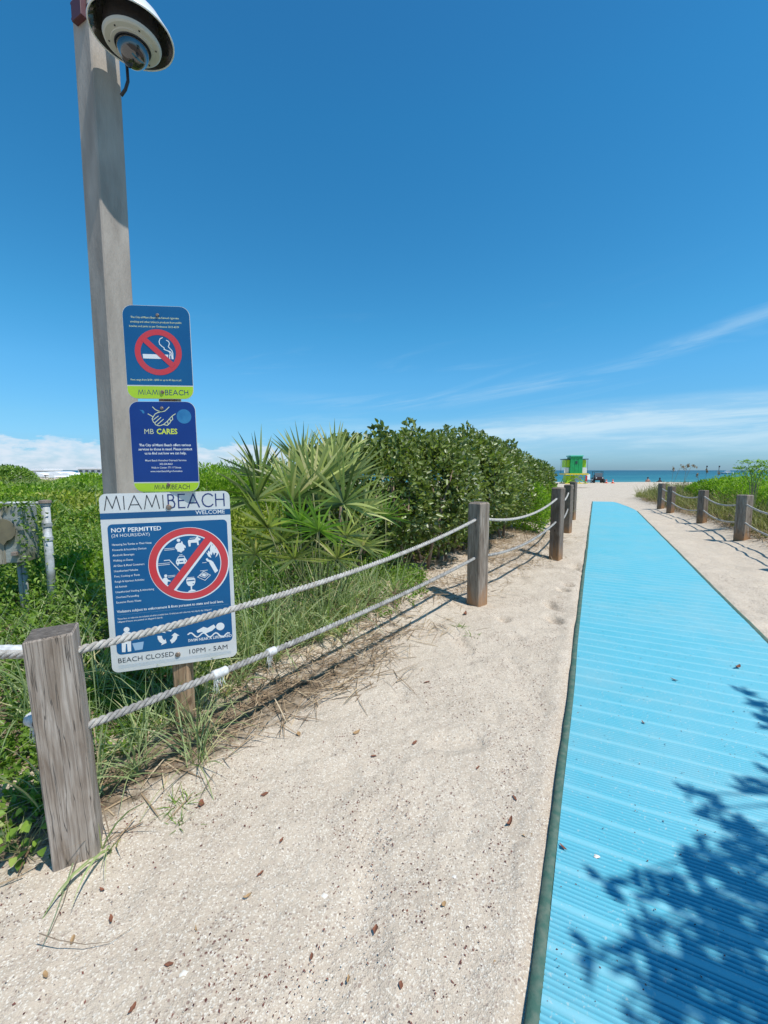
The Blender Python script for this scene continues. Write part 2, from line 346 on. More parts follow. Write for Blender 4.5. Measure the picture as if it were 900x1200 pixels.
# sand: grains, specks, damp and dusty patches; soil under the plants
def sandmat():
    m = mat('sand', (.6, .52, .44), .95, spec=.15); t, bs = nodes_of(m); nn = t.nodes.new; L = t.links.new
    tcn = nn('ShaderNodeTexCoord'); P = tcn.outputs['Object']
    def noise(s, d=5, r=.6):
        n = nn('ShaderNodeTexNoise'); n.inputs['Scale'].default_value = s; n.inputs['Detail'].default_value = d; n.inputs['Roughness'].default_value = r; L(P, n.inputs['Vector']); return n.outputs[0]
    def rng_(x, a, b, c=0, d=1):
        r = nn('ShaderNodeMapRange'); r.inputs[1].default_value = a; r.inputs[2].default_value = b; r.inputs[3].default_value = c; r.inputs[4].default_value = d; L(x, r.inputs[0]); return r.outputs[0]
    def mx(f, a, b):
        x = nn('ShaderNodeMix'); x.data_type = 'RGBA'
        L(f, x.inputs[0])
        for i, v in ((6, a), (7, b)):
            if isinstance(v, tuple): x.inputs[i].default_value = (*v, 1)
            else: L(v, x.inputs[i])
        return x.outputs[2]
    def mul(a, b):
        n = nn('ShaderNodeMath'); n.operation = 'MULTIPLY'
        for i, v in enumerate((a, b)):
            if isinstance(v, float): n.inputs[i].default_value = v
            else: L(v, n.inputs[i])
        return n.outputs[0]
    c = mx(rng_(noise(2.2), .35, .65), (.63, .53, .415), (.50, .415, .32))
    c = mx(rng_(noise(260, 2), .35, .65), c, (.48, .395, .30))
    v = nn('ShaderNodeTexVoronoi'); v.inputs['Scale'].default_value = 210; L(P, v.inputs['Vector'])
    vc = nn('ShaderNodeSeparateColor'); L(v.outputs['Color'], vc.inputs[0])
    c = mx(mul(rng_(vc.outputs[0], .78, .9), .8), c, (.72, .655, .55))
    c = mx(mul(rng_(vc.outputs[1], .90, .97), .7), c, (.34, .26, .21))
    # reddish seed litter gathers in patches
    v2 = nn('ShaderNodeTexVoronoi'); v2.inputs['Scale'].default_value = 75; v2.inputs['Randomness'].default_value = 1; L(P, v2.inputs['Vector'])
    v2c = nn('ShaderNodeSeparateColor'); L(v2.outputs['Color'], v2c.inputs[0])
    pat = rng_(noise(3.1, 5, .7), .45, .68)
    spk = mul(mul(rng_(v2.outputs['Distance'], .42, .25), rng_(v2c.outputs[0], .66, .70)), pat)
    c = mx(spk, c, (.13, .05, .04))
    at_ = nn('ShaderNodeAttribute'); at_.attribute_name = 'soil'
    soil = mx(rng_(noise(24), .35, .65), (.10, .075, .05), (.28, .21, .14))
    fs = nn('ShaderNodeMath'); fs.operation = 'MULTIPLY_ADD'; fs.inputs[1].default_value = .9; L(noise(9, 6, .7), fs.inputs[0]); 
    sub = nn('ShaderNodeMath'); sub.operation = 'ADD'; sub.inputs[1].default_value = -.45; L(at_.outputs['Fac'], sub.inputs[0]); L(sub.outputs[0], fs.inputs[2])
    c = mx(rng_(fs.outputs[0], .35, .6), c, soil)
    L(c, bs.inputs['Base Color'])
    b1 = nn('ShaderNodeBump'); b1.inputs['Strength'].default_value = .6; b1.inputs['Distance'].default_value = .003; L(v.outputs['Distance'], b1.inputs['Height'])
    b2 = nn('ShaderNodeBump'); b2.inputs['Strength'].default_value = .6; b2.inputs['Distance'].default_value = .018; L(noise(14, 8, .62), b2.inputs['Height']); b3 = nn('ShaderNodeBump'); b3.inputs['Strength'].default_value = .7; b3.inputs['Distance'].default_value = .06; L(noise(4.2, 4, .6), b3.inputs['Height']); L(b1.outputs[0], b3.inputs['Normal']); L(b3.outputs[0], b2.inputs['Normal'])
    L(b2.outputs[0], bs.inputs['Normal'])
    return m
M['sand'] = sandmat()
def matmat():
    m = mat('mat_blue_weave', (.055, .42, .62), .55, spec=.35); t, bs = nodes_of(m); nn = t.nodes.new; L = t.links.new
    tcn = nn('ShaderNodeTexCoord')
    n = nn('ShaderNodeTexNoise'); n.inputs['Scale'].default_value = 2.5; n.inputs['Detail'].default_value = 7; n.inputs['Roughness'].default_value = .7; L(tcn.outputs['Object'], n.inputs['Vector'])
    r = nn('ShaderNodeMapRange'); r.inputs[1].default_value = .35; r.inputs[2].default_value = .7; L(n.outputs[0], r.inputs[0])
    x = nn('ShaderNodeMix'); x.data_type = 'RGBA'; x.inputs[6].default_value = (.085, .43, .53, 1); x.inputs[7].default_value = (.13, .46, .56, 1); L(r.outputs[0], x.inputs[0])
    a = nn('ShaderNodeAttribute'); a.attribute_name = 'band'
    x2 = nn('ShaderNodeMix'); x2.data_type = 'RGBA'; x2.inputs[7].default_value = (.20, .49, .56, 1)
    f = nn('ShaderNodeMath'); f.operation = 'MULTIPLY'; f.inputs[1].default_value = .6; L(a.outputs['Fac'], f.inputs[0]); L(f.outputs[0], x2.inputs[0]); L(x.outputs[2], x2.inputs[6])
    ag = nn('ShaderNodeAttribute'); ag.attribute_name = 'groove_shade'; xg = nn('ShaderNodeMix'); xg.data_type = 'RGBA'; xg.inputs[7].default_value = (.035, .27, .38, 1)  # shade between the ribs painted in as a darker blue
    L(ag.outputs['Fac'], xg.inputs[0]); L(x2.outputs[2], xg.inputs[6]); x2 = xg
    v = nn('ShaderNodeTexNoise'); v.inputs['Scale'].default_value = 90; v.inputs['Detail'].default_value = 4; L(tcn.outputs['Object'], v.inputs['Vector'])
    r3 = nn('ShaderNodeMapRange'); r3.inputs[1].default_value = .62; r3.inputs[2].default_value = .72; r3.inputs[4].default_value = .5; L(v.outputs[0], r3.inputs[0])
    x3 = nn('ShaderNodeMix'); x3.data_type = 'RGBA'; x3.inputs[7].default_value = (.50, .55, .52, 1); L(r3.outputs[0], x3.inputs[0]); L(x2.outputs[2], x3.inputs[6])
    n4 = nn('ShaderNodeTexNoise'); n4.inputs['Scale'].default_value = 1.1; n4.inputs['Detail'].default_value = 8; n4.inputs['Roughness'].default_value = .72; L(tcn.outputs['Object'], n4.inputs['Vector'])
    r4 = nn('ShaderNodeMapRange'); r4.inputs[1].default_value = .46; r4.inputs[2].default_value = .72; r4.inputs[4].default_value = .34; L(n4.outputs[0], r4.inputs[0])
    x4 = nn('ShaderNodeMix'); x4.data_type = 'RGBA'; x4.inputs[7].default_value = (.34, .47, .47, 1); L(r4.outputs[0], x4.inputs[0]); L(x3.outputs[2], x4.inputs[6])
    L(x4.outputs[2], bs.inputs['Base Color'])
    return m
M['mat'] = matmat()
M['mat_edge'] = mat('mat_edge_green', (.045, .115, .085), .85, (.12, .16, .12), 30, bump=.3, lo=.4, hi=.7)

# ------------------------------------------------------------------ ground and sea
def axis(lo, a, b, hi, step, r0, r1):
    core = list(np.arange(a, b, step)); l = []; x = a; d = step
    while x > lo: d *= r0; x -= d; l.append(x)
    x = core[-1]; d = step; h = []
    while x < hi: d *= r1; x += d; h.append(x)
    return np.array(l[::-1] + core + h)
gx = axis(-4000, -2.3, 3.6, 4000, .026, 1.06, 1.06); gy = axis(-60, .6, 4.4, 400, .022, 1.08, 1.028)
X, Y = np.meshgrid(gx, gy)
Z = ground(X, Y)
sl, sr, ml, mr = land(X, Y)
ta, tb = matframe(X, Y)
under = sm(tb, -.10, .03) * sm(tb, MW + .10, MW - .03) * sm(ta, MEND + .3, MEND)
det = (.035 + .03 * sm(Y, 3, 6)) * (fbm(X / .55, Y / .55, 11, 4) - .5) + .012 * (fbm(X / .12, Y / .12, 17, 3) - .5)
walk = sm(sl, .1, -.6) * (1 + .9 * np.exp(-((tb + .55) / .5) ** 2))                                 # trodden part of the path
pits = sm(vnoise(X / .17 + .4 * vnoise(X / .3, Y / .3, 5), Y / .24, 23), .62, .9)
det = det - (.022 + .022 * sm(Y, 2.5, 4.5)) * pits * walk * (.35 + .65 * sm(fbm(X / 1.3, Y / 1.3, 29), .4, .6))
big = .05 * (fbm(X / 2.3, Y / 2.3, 31, 3) - .5) * sm(Y, 5, 12) 
Z = Z + (det + big) * (1 - under) - .012 * under
# the sand is heaped a little against the mat's edge
Z = Z + .045 * np.clip(fbm(ta * 1.9, tb * 2, 57, 4) - .50, 0, 1) * np.exp(-((tb - .00) / .05) ** 2)
Z = Z + .012 * np.exp(-((tb + .06) / .05) ** 2) + .010 * np.exp(-((tb - MW - .06) / .07) ** 2)
soil = np.maximum(sm(sl - .75 * sm(Y, 3.4, 4.6), .16, .75) * ml, sm(sr, .3, .8) * mr)
soil = np.maximum(soil, .66 * np.exp(-((sl - .12) / .28) ** 2) * sm(Y, 4.2, 2.6) * ml)
ny, nx_ = X.shape; idx = np.arange(ny * nx_).reshape(ny, nx_)
F = np.stack([idx[:-1, :-1], idx[:-1, 1:], idx[1:, 1:], idx[1:, :-1]], -1).reshape(-1, 4)
g = link('ground', mesh_np('ground', np.stack([X, Y, Z], -1), F, M['sand'], smooth=True, attr=[('soil', soil)])); tag(g, kind='structure')

def seamat():
    m = mat('sea_water', (.02, .2, .25), .12, spec=.5); t, bs = nodes_of(m); nn = t.nodes.new; L = t.links.new
    tcn = nn('ShaderNodeTexCoord'); s = nn('ShaderNodeSeparateXYZ'); L(tcn.outputs['Object'], s.inputs[0])
    r = nn('ShaderNodeMapRange'); r.inputs[1].default_value = 50; r.inputs[2].default_value = 900; L(s.outputs[1], r.inputs[0])
    cr = nn('ShaderNodeValToRGB'); L(r.outputs[0], cr.inputs[0]); e = cr.color_ramp.elements
    e[0].color = (.10, .27, .27, 1); e[1].color = (.010, .060, .11, 1)
    for p, c in ((.03, (.055, .225, .235)), (.09, (.020, .145, .185)), (.35, (.013, .09, .14))):
        x = e.new(p); x.color = (*c, 1)
    mp = nn('ShaderNodeMapping'); mp.inputs['Scale'].default_value = (.012, .06, 1); L(tcn.outputs['Object'], mp.inputs[0])
    n = nn('ShaderNodeTexNoise'); n.inputs['Scale'].default_value = 1; n.inputs['Detail'].default_value = 5; L(mp.outputs[0], n.inputs['Vector'])
    rr = nn('ShaderNodeMapRange'); rr.inputs[1].default_value = .4; rr.inputs[2].default_value = .65; rr.inputs[4].default_value = .45; L(n.outputs[0], rr.inputs[0])
    x = nn('ShaderNodeMix'); x.data_type = 'RGBA'; L(rr.outputs[0], x.inputs[0]); L(cr.outputs[0], x.inputs[6]); x.inputs[7].default_value = (.06, .26, .28, 1)
    L(x.outputs[2], bs.inputs['Base Color'])
    n2 = nn('ShaderNodeTexNoise'); n2.inputs['Scale'].default_value = .9; n2.inputs['Detail'].default_value = 6; L(tcn.outputs['Object'], n2.inputs['Vector'])
    bp = nn('ShaderNodeBump'); bp.inputs['Strength'].default_value = .8; bp.inputs['Distance'].default_value = .5; L(n2.outputs[0], bp.inputs['Height']); L(bp.outputs[0], bs.inputs['Normal'])
    bs.inputs['Roughness'].default_value = .5; bs.inputs['Specular IOR Level'].default_value = .25
    return m
mb = MB(); mb.add([(-9000, 30, -1.1), (9000, 30, -1.1), (9000, 9000, -1.1), (-9000, 9000, -1.1)], [(0, 1, 2, 3)])
tag(mb.build('sea', seamat()), kind='structure')

# ------------------------------------------------------------------ access mat with real ribs
mroot = empty('beach_access_mat', (0, 0, 0), 0, 'long bright blue ribbed mat laid on the sand towards the sea', 'beach mat')
rows = []; u = -2.6; k = 0
while u < MEND:
    b = (k % 8 == 7)
    if b: rows += [(u, .013, 1), (u + .021, .0135, 1), (u + .024, .013, 1)]; u += .026
    else: rows += [(u, .0045, 0), (u + .0045, .0125, 0), (u + .0105, .0125, 0), (u + .0145, .0045, 0)]; u += .0175
    k += 1
rows = np.array(rows); cols = np.linspace(.036, MW - .035, 22)
U, B = np.meshgrid(rows[:, 0], cols, indexing='ij'); ZZ = np.repeat(rows[:, 1:2], len(cols), 1)
U2 = U + .010 * (fbm(U * .6, B * 1.5, 41) - .5) * 2
def matpt(U, B, Z):
    px = ML0.x + MD.x * U + MN.x * B; py = ML0.y + MD.y * U + MN.y * B
    B = B + .016 * (fbm(U * .55, U * 0 + 3, 45, 3) - .5)
    px = ML0.x + MD.x * U + MN.x * B; py = ML0.y + MD.y * U + MN.y * B
    wav = .018 * (fbm(U * 1.3, B * .8, 43, 3) - .35)
    # far corner trimmed round, as it lies over the crest
    return np.stack([px, py, Z + wav], -1)
cut = np.clip(B / MW, 0, 1); lim = MEND - 4.6 * np.clip((cut - .55) / .45, 0, 1) ** 1.6
U2 = np.minimum(U2, lim + 0 * U2)
V = matpt(U2, B, ZZ); nr, nc = U.shape; idx = np.arange(nr * nc).reshape(nr, nc)
F = np.stack([idx[:-1, :-1], idx[:-1, 1:], idx[1:, 1:], idx[1:, :-1]], -1).reshape(-1, 4)
keep = ~((np.abs(U2[:-1, :-1] - U2[1:, :-1]) < 1e-6) & (np.abs(U2[:-1, 1:] - U2[1:, 1:]) < 1e-6)).reshape(-1)
link('mat_surface', mesh_np('mat_surface', V, F[keep][:, ::-1], M['mat'], attr=[('groove_shade', np.repeat((rows[:, 1:2] < .006) * 1.0, nc, 1)), ('band', np.repeat(rows[:, 2:3], nc, 1))]), mroot)
def edge_strip(b0, b1, u1):
    us = np.arange(-2.6, u1, .06); bb = np.array([b0, b0 + .004, (b0 + b1) / 2, b1 - .004, b1]); zz = np.array([-.004, .0115, .014, .0155 if b0 < 0.5 else .0115, .006])
    Ue, Be = np.meshgrid(us, bb, indexing='ij'); jit = .004 * (vnoise(Ue * 6, Be * 0, 47) - .5)
    Ve = matpt(Ue, Be + jit, np.repeat(zz[None], len(us), 0)); idx = np.arange(Ue.size).reshape(Ue.shape)
    Fe = np.stack([idx[:-1, :-1], idx[:-1, 1:], idx[1:, 1:], idx[1:, :-1]], -1).reshape(-1, 4)[:, ::-1]
    link('edge_band', mesh_np('edge_band', Ve, Fe, M['mat_edge']), mroot)
edge_strip(-.002, .036, MEND); edge_strip(MW - .04, MW + .005, MEND - 4.5)

# ------------------------------------------------------------------ plant building blocks
def norm(a): return a / np.maximum(np.linalg.norm(a, axis=-1, keepdims=True), 1e-9)
def leaves(P, D, Nn, L, W, fold=.25, fine=True):
    """leaf blades: base points P, axis D, face normal Nn; L, W arrays"""
    n = len(P); D = norm(D); S = norm(np.cross(D, Nn)); Nn = norm(np.cross(S, D)); L = np.broadcast_to(L, n)[:, None]; W = np.broadcast_to(W, n)[:, None]
    if fine:
        pts = [P, P + D * L * .32 + S * W * .5 + Nn * W * fold, P + D * L * .72 + S * W * .36 + Nn * W * fold * .4, P + D * L * 1.0 - Nn * W * fold * .6,
               P + D * L * .72 - S * W * .36 + Nn * W * fold * .4, P + D * L * .32 - S * W * .5 + Nn * W * fold]
        V = np.stack(pts, 1).reshape(-1, 3); o = np.arange(n)[:, None] * 6
        F = np.concatenate([o + np.array([[0, 1, 2, 3]]), o + np.array([[0, 3, 4, 5]])]); return V, F, 6
    pts = [P, P + D * L * .45 + S * W * .5 + Nn * W * fold, P + D * L, P + D * L * .45 - S * W * .5 + Nn * W * fold]
    V = np.stack(pts, 1).reshape(-1, 3); o = np.arange(n)[:, None] * 4
    return V, np.concatenate([o + np.array([[0, 1, 2]]), o + np.array([[0, 2, 3]])]), 4
def leafmesh(name, P, D, Nn, L, W, m, tone=None, fold=.25, fine=True):
    V, F, k = leaves(P, D, Nn, L, W, fold, fine)
    tone = rng.random(len(P)) if tone is None else tone
    return mesh_np(name, V, F, m, np.repeat(tone, k))
def ribbons(P, D, L, W, droop=.5, segs=5, side=None):
    """curved tapering blades"""
    n = len(P); D = norm(D); L = np.broadcast_to(L, n)[:, None]; W = np.broadcast_to(W, n)[:, None]; droop = np.broadcast_to(droop, n)[:, None]
    if side is None: side = norm(np.cross(D, np.array([0, 0, 1.]) + .3 * rng.normal(size=(n, 3))))
    p = P.copy(); d = D.copy(); out = []
    for i in range(segs + 1):
        t = i / segs; wd = W * (.75 + .5 * t if t < .4 else .95 * (1 - ((t - .4) / .6) ** 1.6) + .03)
        out += [p + side * wd * .5, p - side * wd * .5]
        d = norm(d + np.array([0, 0, -1.]) * droop / segs * (1 + t)); p = p + d * L / segs
    V = np.stack(out, 1).reshape(-1, 3); k = 2 * (segs + 1); o = np.arange(n)[:, None] * k
    F = np.concatenate([o + np.array([[2 * i, 2 * i + 1, 2 * i + 3, 2 * i + 2]]) for i in range(segs)])
    return V, F, k
def rdir(n, up=.3):
    d = rng.normal(size=(n, 3)); d = norm(d); d[:, 2] = d[:, 2] * .8 + up; return norm(d)

M['sea_grape'] = leafmat('hedge_leaf', (.035, .060, .014), (.27, .33, .075), .38, .26, .5, (.46, .46, .33))
M['cover'] = leafmat('ground_cover_leaf', (.030, .085, .012), (.26, .40, .055), .45, .34, .4, (.42, .46, .16))
M['dune_leaf'] = leafmat('dune_leaf', (.10, .15, .020), (.40, .46, .062), .5, .38, .3, (.52, .47, .19))
M['bright'] = leafmat('bright_shrub_leaf', (.09, .19, .016), (.36, .52, .045), .45, .42, .3)
M['palm'] = leafmat('palmetto_leaf', (.06, .10, .022), (.52, .56, .17), .36, .28, .6, (.74, .64, .30))
M['palm_green'] = leafmat('palmetto_fresh', (.15, .30, .04), (.30, .44, .09), .42, .38, .5)
M['grass'] = leafmat('grass_blade', (.15, .22, .085), (.44, .50, .24), .5, .32, .4, (.62, .54, .30))
M['olive_grass'] = leafmat('olive_grass', (.12, .12, .04), (.34, .33, .12), .6, .25, .3, (.50, .40, .22))
M['straw'] = leafmat('dry_straw', (.17, .11, .07), (.44, .32, .20), .8, .1, .2, (.60, .48, .33))
M['stem'] = mat('green_stem', (.14, .18, .06), .7, (.22, .20, .10), 20)

def blob_leaves(blobs, n, Ls, m, name, shell=.35, aspect=.5, up=.35, fine=True, tmap=None, zmin=None, lump=0):
    """leaves filling the outer shell of overlapping ellipsoids (x, y, z, rx, ry, rz)"""
    B = np.array(blobs, float); vol = (B[:, 3] * B[:, 4] + B[:, 3] * B[:, 5] + B[:, 4] * B[:, 5]); pick = rng.choice(len(B), n, p=vol / vol.sum())
    d = norm(rng.normal(size=(n, 3))); rr = 1 - shell * rng.random(n) ** 1.6
    if lump: rr = rr * (1 + lump * (fbm(d[:, 0] * 3 + pick * 3.7, d[:, 2] * 3 + d[:, 1] * 2, 5, 3) - .5) * 2)
    P = B[pick, :3] + d * B[pick, 3:] * rr[:, None]
    inside = np.zeros(n, bool)
    for b in B:
        q = (P - b[:3]) / b[3:]; inside |= (q ** 2).sum(1) < (1 - shell * 1.1) ** 2
    zg = ground(P[:, 0], P[:, 1]) + .04
    if zmin is not None: zg = zg + zmin(P) 
    ok = ~inside & (P[:, 2] > zg) & (-sdist(RF, P[:, 0], P[:, 1]) + 100 * (P[:, 0] < 3) > (.9 if name == 'foliage' else -99)) | (~inside & (P[:, 2] > zg) & (sdist(LF, P[:, 0], P[:, 1]) > -.25)); P = P[ok]; d = d[ok]; k = len(P)
    D = norm(d * .7 + rdir(k, up)); Nn = norm(d * .6 + rdir(k, .7)); L = Ls * (.6 + .7 * rng.random(k))
    tone = np.clip(.45 * rng.random(k) + .55 * fbm(P[:, 0] * 1.7, P[:, 2] * 1.7 + P[:, 1] * 1.3, 77), 0, 1)
    hi = rng.random(k) < .07; tone[hi] = .9 + .1 * rng.random(hi.sum())
    return leafmesh(name, P, D, Nn, L, L * aspect, m, tone, fine=fine)
def stems(base, tops, r, m, parent, name='stem'):
    for tp in tops:
        mbx = MB(); b = Vector(base) + Vector((random.uniform(-.1, .1), random.uniform(-.1, .1), -.03)); t = Vector(tp)
        mid = b.lerp(t, .5) + Vector((random.uniform(-.1, .1), random.uniform(-.1, .1), .08))
        mbx.tube([b, b.lerp(mid, .5) + Vector((random.uniform(-.03, .03), 0, 0)), mid, t], [r, r * .85, r * .65, r * .3], 6)
        mbx.build(name, m, parent, smooth=True)
def shift(me, loc):
    """mesh coordinates made relative to the thing's base"""
    co = np.empty(len(me.vertices) * 3, np.float32); me.vertices.foreach_get('co', co); co = co.reshape(-1, 3) - np.array(loc, np.float32)
    me.vertices.foreach_set('co', co.ravel()); me.update(); return me
def bush(name, label, cat, loc, blobs, n, Ls, m, stemtops=(), sr_=.02, group=None, **k):
    root = empty(name, loc, 0, label, cat, group)
    o = link('foliage', shift(blob_leaves(blobs, n, Ls, m, 'foliage', **k), loc), root); o['kind'] = 'stuff'
    stems((0, 0, 0), [Vector(t) - Vector(loc) for t in stemtops], sr_, M['trunk'], root)
    return root

# hedge beside the left fence
hb = []
hl = [(398, 5.9, 1.72, .7), (418, 6.6, 1.78, .85), (440, 5.5, 1.80, .75), (490, 6.1, 1.92, .9), (535, 7.2, 1.98, 1.0), (560, 8.6, 1.96, 1.1), (580, 10.2, 1.88, 1.1), (600, 11.8, 1.76, 1.05), (612, 13.6, 1.58, 1.0)]
for (uu, dd, top, rx) in hl:
    p = at(uu, 551, dist=dd); hb.append((p.x, p.y, top / 2 + .18, rx, rx, top / 2 - .08 + .0))
hb2 = []
for (x, y, z, a, b, c) in hb:
    hb2.append((x, y, z, a, b, c))
    for q in range(4):
        an = random.uniform(0, 6.28); hb2.append((x + math.cos(an) * a * .6, y + math.sin(an) * a * .6, z + random.uniform(-.1, .32), a * .5, a * .5, c * .6))
hb3 = list(hb2)
for i in range(34):
    b_ = random.choice(hb[1:]); an = random.uniform(0, 6.28); ph_ = random.uniform(.15, 1.5); hb3.append((b_[0] + b_[3] * .97 * math.cos(an) * math.cos(ph_), b_[1] + b_[4] * .97 * math.sin(an) * math.cos(ph_), b_[2] + b_[5] * .98 * math.sin(ph_), .10, .10, random.uniform(.10, .2)))
hloc = (hb[2][0], hb[2][1], gz(hb[2][0], hb[2][1]))
hedge = empty('leafy_hedge', hloc, 0, 'tall dense dark glossy leaved hedge behind the rope beside the sandy path', 'hedge')
o = link('foliage', shift(blob_leaves(hb3, 100000, .078, M['sea_grape'], 'foliage', shell=.30, aspect=.54, lump=.09, zmin=lambda P: .07 + .12 * vnoise(P[:, 0] * 4, P[:, 1] * 4, 8)), hloc), hedge); o['kind'] = 'stuff'
for (x, y, z, a, b, c) in hb[1:6]:
    for q in range(7):
        bx = x + random.uniform(-.35, .5); by = y + random.uniform(-.75, .1); tp = Vector((bx + random.uniform(-.35, .35), by + random.uniform(-.1, .4), random.uniform(1.0, 1.5)))
        mbx = MB(); b0 = Vector((bx, by, gz(bx, by) - .03)); mid = b0.lerp(tp, .45) + Vector((random.uniform(-.08, .08), 0, 0))
        mbx.tube([b0 - Vector(hloc), mid - Vector(hloc), tp - Vector(hloc)], [.028, .02, .008], 6); mbx.build('stem', M['trunk'], hedge, smooth=True)

# soft yellow-green growth at the hedge's far end, spilling to the fence
for i, (uu, vv, dd, r, hgt) in enumerate([(622, 600, 9.3, .42, 1.12), (634, 600, 11.0, .42, 1.12), (643, 590, 12.6, .36, 1.02)]):
    p = at(uu, 551, dist=dd); z0 = gz(p.x, p.y)
    bush('shrub', ['yellow green shrub at the hedge foot before the second post gap', 'low green shrub between hedge and third left post', 'small green shrub at the seaward end of the hedge'][i], 'shrub', (p.x, p.y, z0),
         [(p.x, p.y, z0 + hgt * .45, r, r, hgt * .55)], 4200, .055, M['bright'], [(p.x + .1, p.y, z0 + hgt * .7), (p.x - .1, p.y + .1, z0 + hgt * .7)], .012, aspect=.4)

# feathery bright shrubs beyond the sign
for i, (uu, dd, r, hgt) in enumerate([(242, 7.2, .8, 1.5), (278, 8.2, .95, 1.58), (322, 8.0, .9, 1.62), (205, 9.0, 1.1, 1.50)]):
    p = at(uu, 551, dist=dd); z0 = gz(p.x, p.y); top = hgt - z0
    lb = ['bright feathery green shrub just right of the stacked signs', 'wide bright green shrub between signs and palmetto', 'bright green shrub behind the top of the palmetto', 'bright green shrub hidden behind the sign post and pole'][i]
    bush('bright_shrub', lb, 'shrub', (p.x, p.y, z0), [(p.x, p.y, z0 + top * .4, r, r, top * .6), (p.x + r * .5, p.y - .1, z0 + top * .35, r * .6, r * .6, top * .52), (p.x - r * .5, p.y + .1, z0 + top * .38, r * .6, r * .6, top * .58)],
         12000, .062, M['bright'], [(p.x, p.y, z0 + top * .8), (p.x + .3, p.y, z0 + top * .6)], .015, aspect=.32, lump=.18, up=.7)
p = at(12, 551, dist=26); z0 = gz(p.x, p.y)
bush('dark_shrub', 'dark rounded shrub on the skyline at far left', 'shrub', (p.x, p.y, z0), [(p.x - .3, p.y, z0 + .5, 1.7, 1.4, 1.0), (p.x - 2.5, p.y + .5, z0 + .5, 1.8, 1.5, .9)], 11000, .16, M['cover'], [(p.x, p.y, z0 + .8)], .04)
for i, (uu, dd, r, tp_) in enumerate([(108, 16, 1.3, 1.28), (96, 24, 1.2, 1.08), (168, 14, 1.5, 1.42)]):
    p = at(uu, 551, dist=dd); z0 = gz(p.x, p.y); top = tp_ - z0
    bush('dune_shrub', ['green shrub just left of the concrete pole', 'small green shrub before the white roofs', 'green shrub seen behind the concrete pole'][i], 'shrub', (p.x, p.y, z0),
         [(p.x, p.y, z0 + top * .35, r, r, top * .65), (p.x + r * .6, p.y, z0 + top * .3, r * .6, r * .6, top * .5)], 8000, .10, M['bright'], [(p.x, p.y, z0 + top * .7)], .02, lump=.2, up=.5)

# dune vegetation, in three depths, hugging the ground
def cover(name, label, xr, yr, n, Ls, m, hmax, smin, aspect=.5, seed=0, fine=False, side='L', up=.5, fsc=1.0, dens=None, cat='ground cover', smax=99):
    x = rng.uniform(*xr, n // 9); y = yr[0] + (yr[1] - yr[0]) * rng.random(n // 9) ** fsc
    sl, sr, ml, mr = land(x, y); s_, mm = (sl, ml) if side == 'L' else (sr, mr)
    ok = (s_ > smin - .3 * (x < -1.25) + .35 * (vnoise(x * 3, y * 3, 3) - .3)) & (mm > .5) & (s_ < smax) & (np.abs(x) < y * 1.15 + 1.6)
    x, y, s_ = x[ok], y[ok], s_[ok]
    if dens is not None: q = rng.random(len(x)) < dens(x, y); x, y, s_ = x[q], y[q], s_[q]
    hh = hmax * (.25 + .9 * fbm(x / (hmax * 2.2), y / (hmax * 2.2), seed, 4)) * sm(s_, smin - .2, smin + 1.1) + .02
    hh = hh * (.62 + .75 * rng.random(len(x)) ** 1.5); lx, ly = rng.normal(size=(2, len(x))) * hh * .22; base_ = ground(x, y); n0 = len(x)
    rp = lambda q_: np.repeat(q_, 9); tt = rng.random(n0 * 9) ** .7; x, y, hh = rp(x) + rp(lx) * tt, rp(y) + rp(ly) * tt, rp(hh)
    x = x + rng.normal(size=len(x)) * Ls * .55; y = y + rng.normal(size=len(x)) * Ls * .55; z = rp(base_) + hh * tt
    P = np.stack([x, y, z], -1); k = len(P); L = Ls * (.55 + .8 * rng.random(k))
    tone = np.clip(.4 * rng.random(k) + .75 * (fbm(x / 1.1, y / 1.6, seed + 50, 4) - .12), 0, .86); hi = rng.random(k) < .05; tone[hi] = 1
    o = link(name, leafmesh(name, P, rdir(k, up), rdir(k, .8), L, L * aspect, m, tone, fine=fine)); tag(o, label, cat, kind='stuff'); return o
cover('ground_cover', 'low leafy green ground cover behind the weathered front post', (-6, .5), (.9, 5.2), 125000, .038, M['cover'], .42, .38, .52, 1, dens=lambda x, y: np.where((x > -.95) & (y < 4.6) , .25, 1.0))
cover('ground_cover', 'mid green scrub around the weathered metal box', (-16, 4), (5, 13), 150000, .062, M['dune_leaf'], .55, 1.2, .45, 2)
cover('ground_cover', 'yellow green dune scrub running to the skyline on the left', (-70, 8), (12, 62), 120000, .15, M['dune_leaf'], .42, 2.0, .4, 4, fsc=1.5)
# upright grass among the scrub
def grassfield(name, label, xr, yr, n, L, W, m, smin, side='L', smax=99, dens=None, droop=.7, cat='grass', spread=.45, segs=4):
    x = rng.uniform(*xr, n); y = rng.uniform(*yr, n); sl, sr, ml, mr = land(x, y); s_, mm = (sl, ml) if side == 'L' else (sr, mr)
    ok = (s_ > smin) & (s_ < smax) & (mm > .4) & (np.abs(x) < y * 1.15 + 1.6)
    if dens is not None: ok &= rng.random(n) < dens(x, y)
    x, y = x[ok], y[ok]; k = len(x); P = np.stack([x, y, ground(x, y) - .01], -1)
    D = rng.normal(size=(k, 3)) * spread; D[:, 2] = 1
    V, F, kk = ribbons(P, D, L * (.5 + .7 * rng.random(k)), W, droop * (.4 + rng.random(k)), segs)
    o = link(name, mesh_np(name, V, F, m, np.repeat(np.clip(rng.random(k) * .6 + .5 * (fbm(x * 1.3, y * 1.3, 6) - .1), 0, 1), kk))); tag(o, label, cat, kind='stuff'); return o
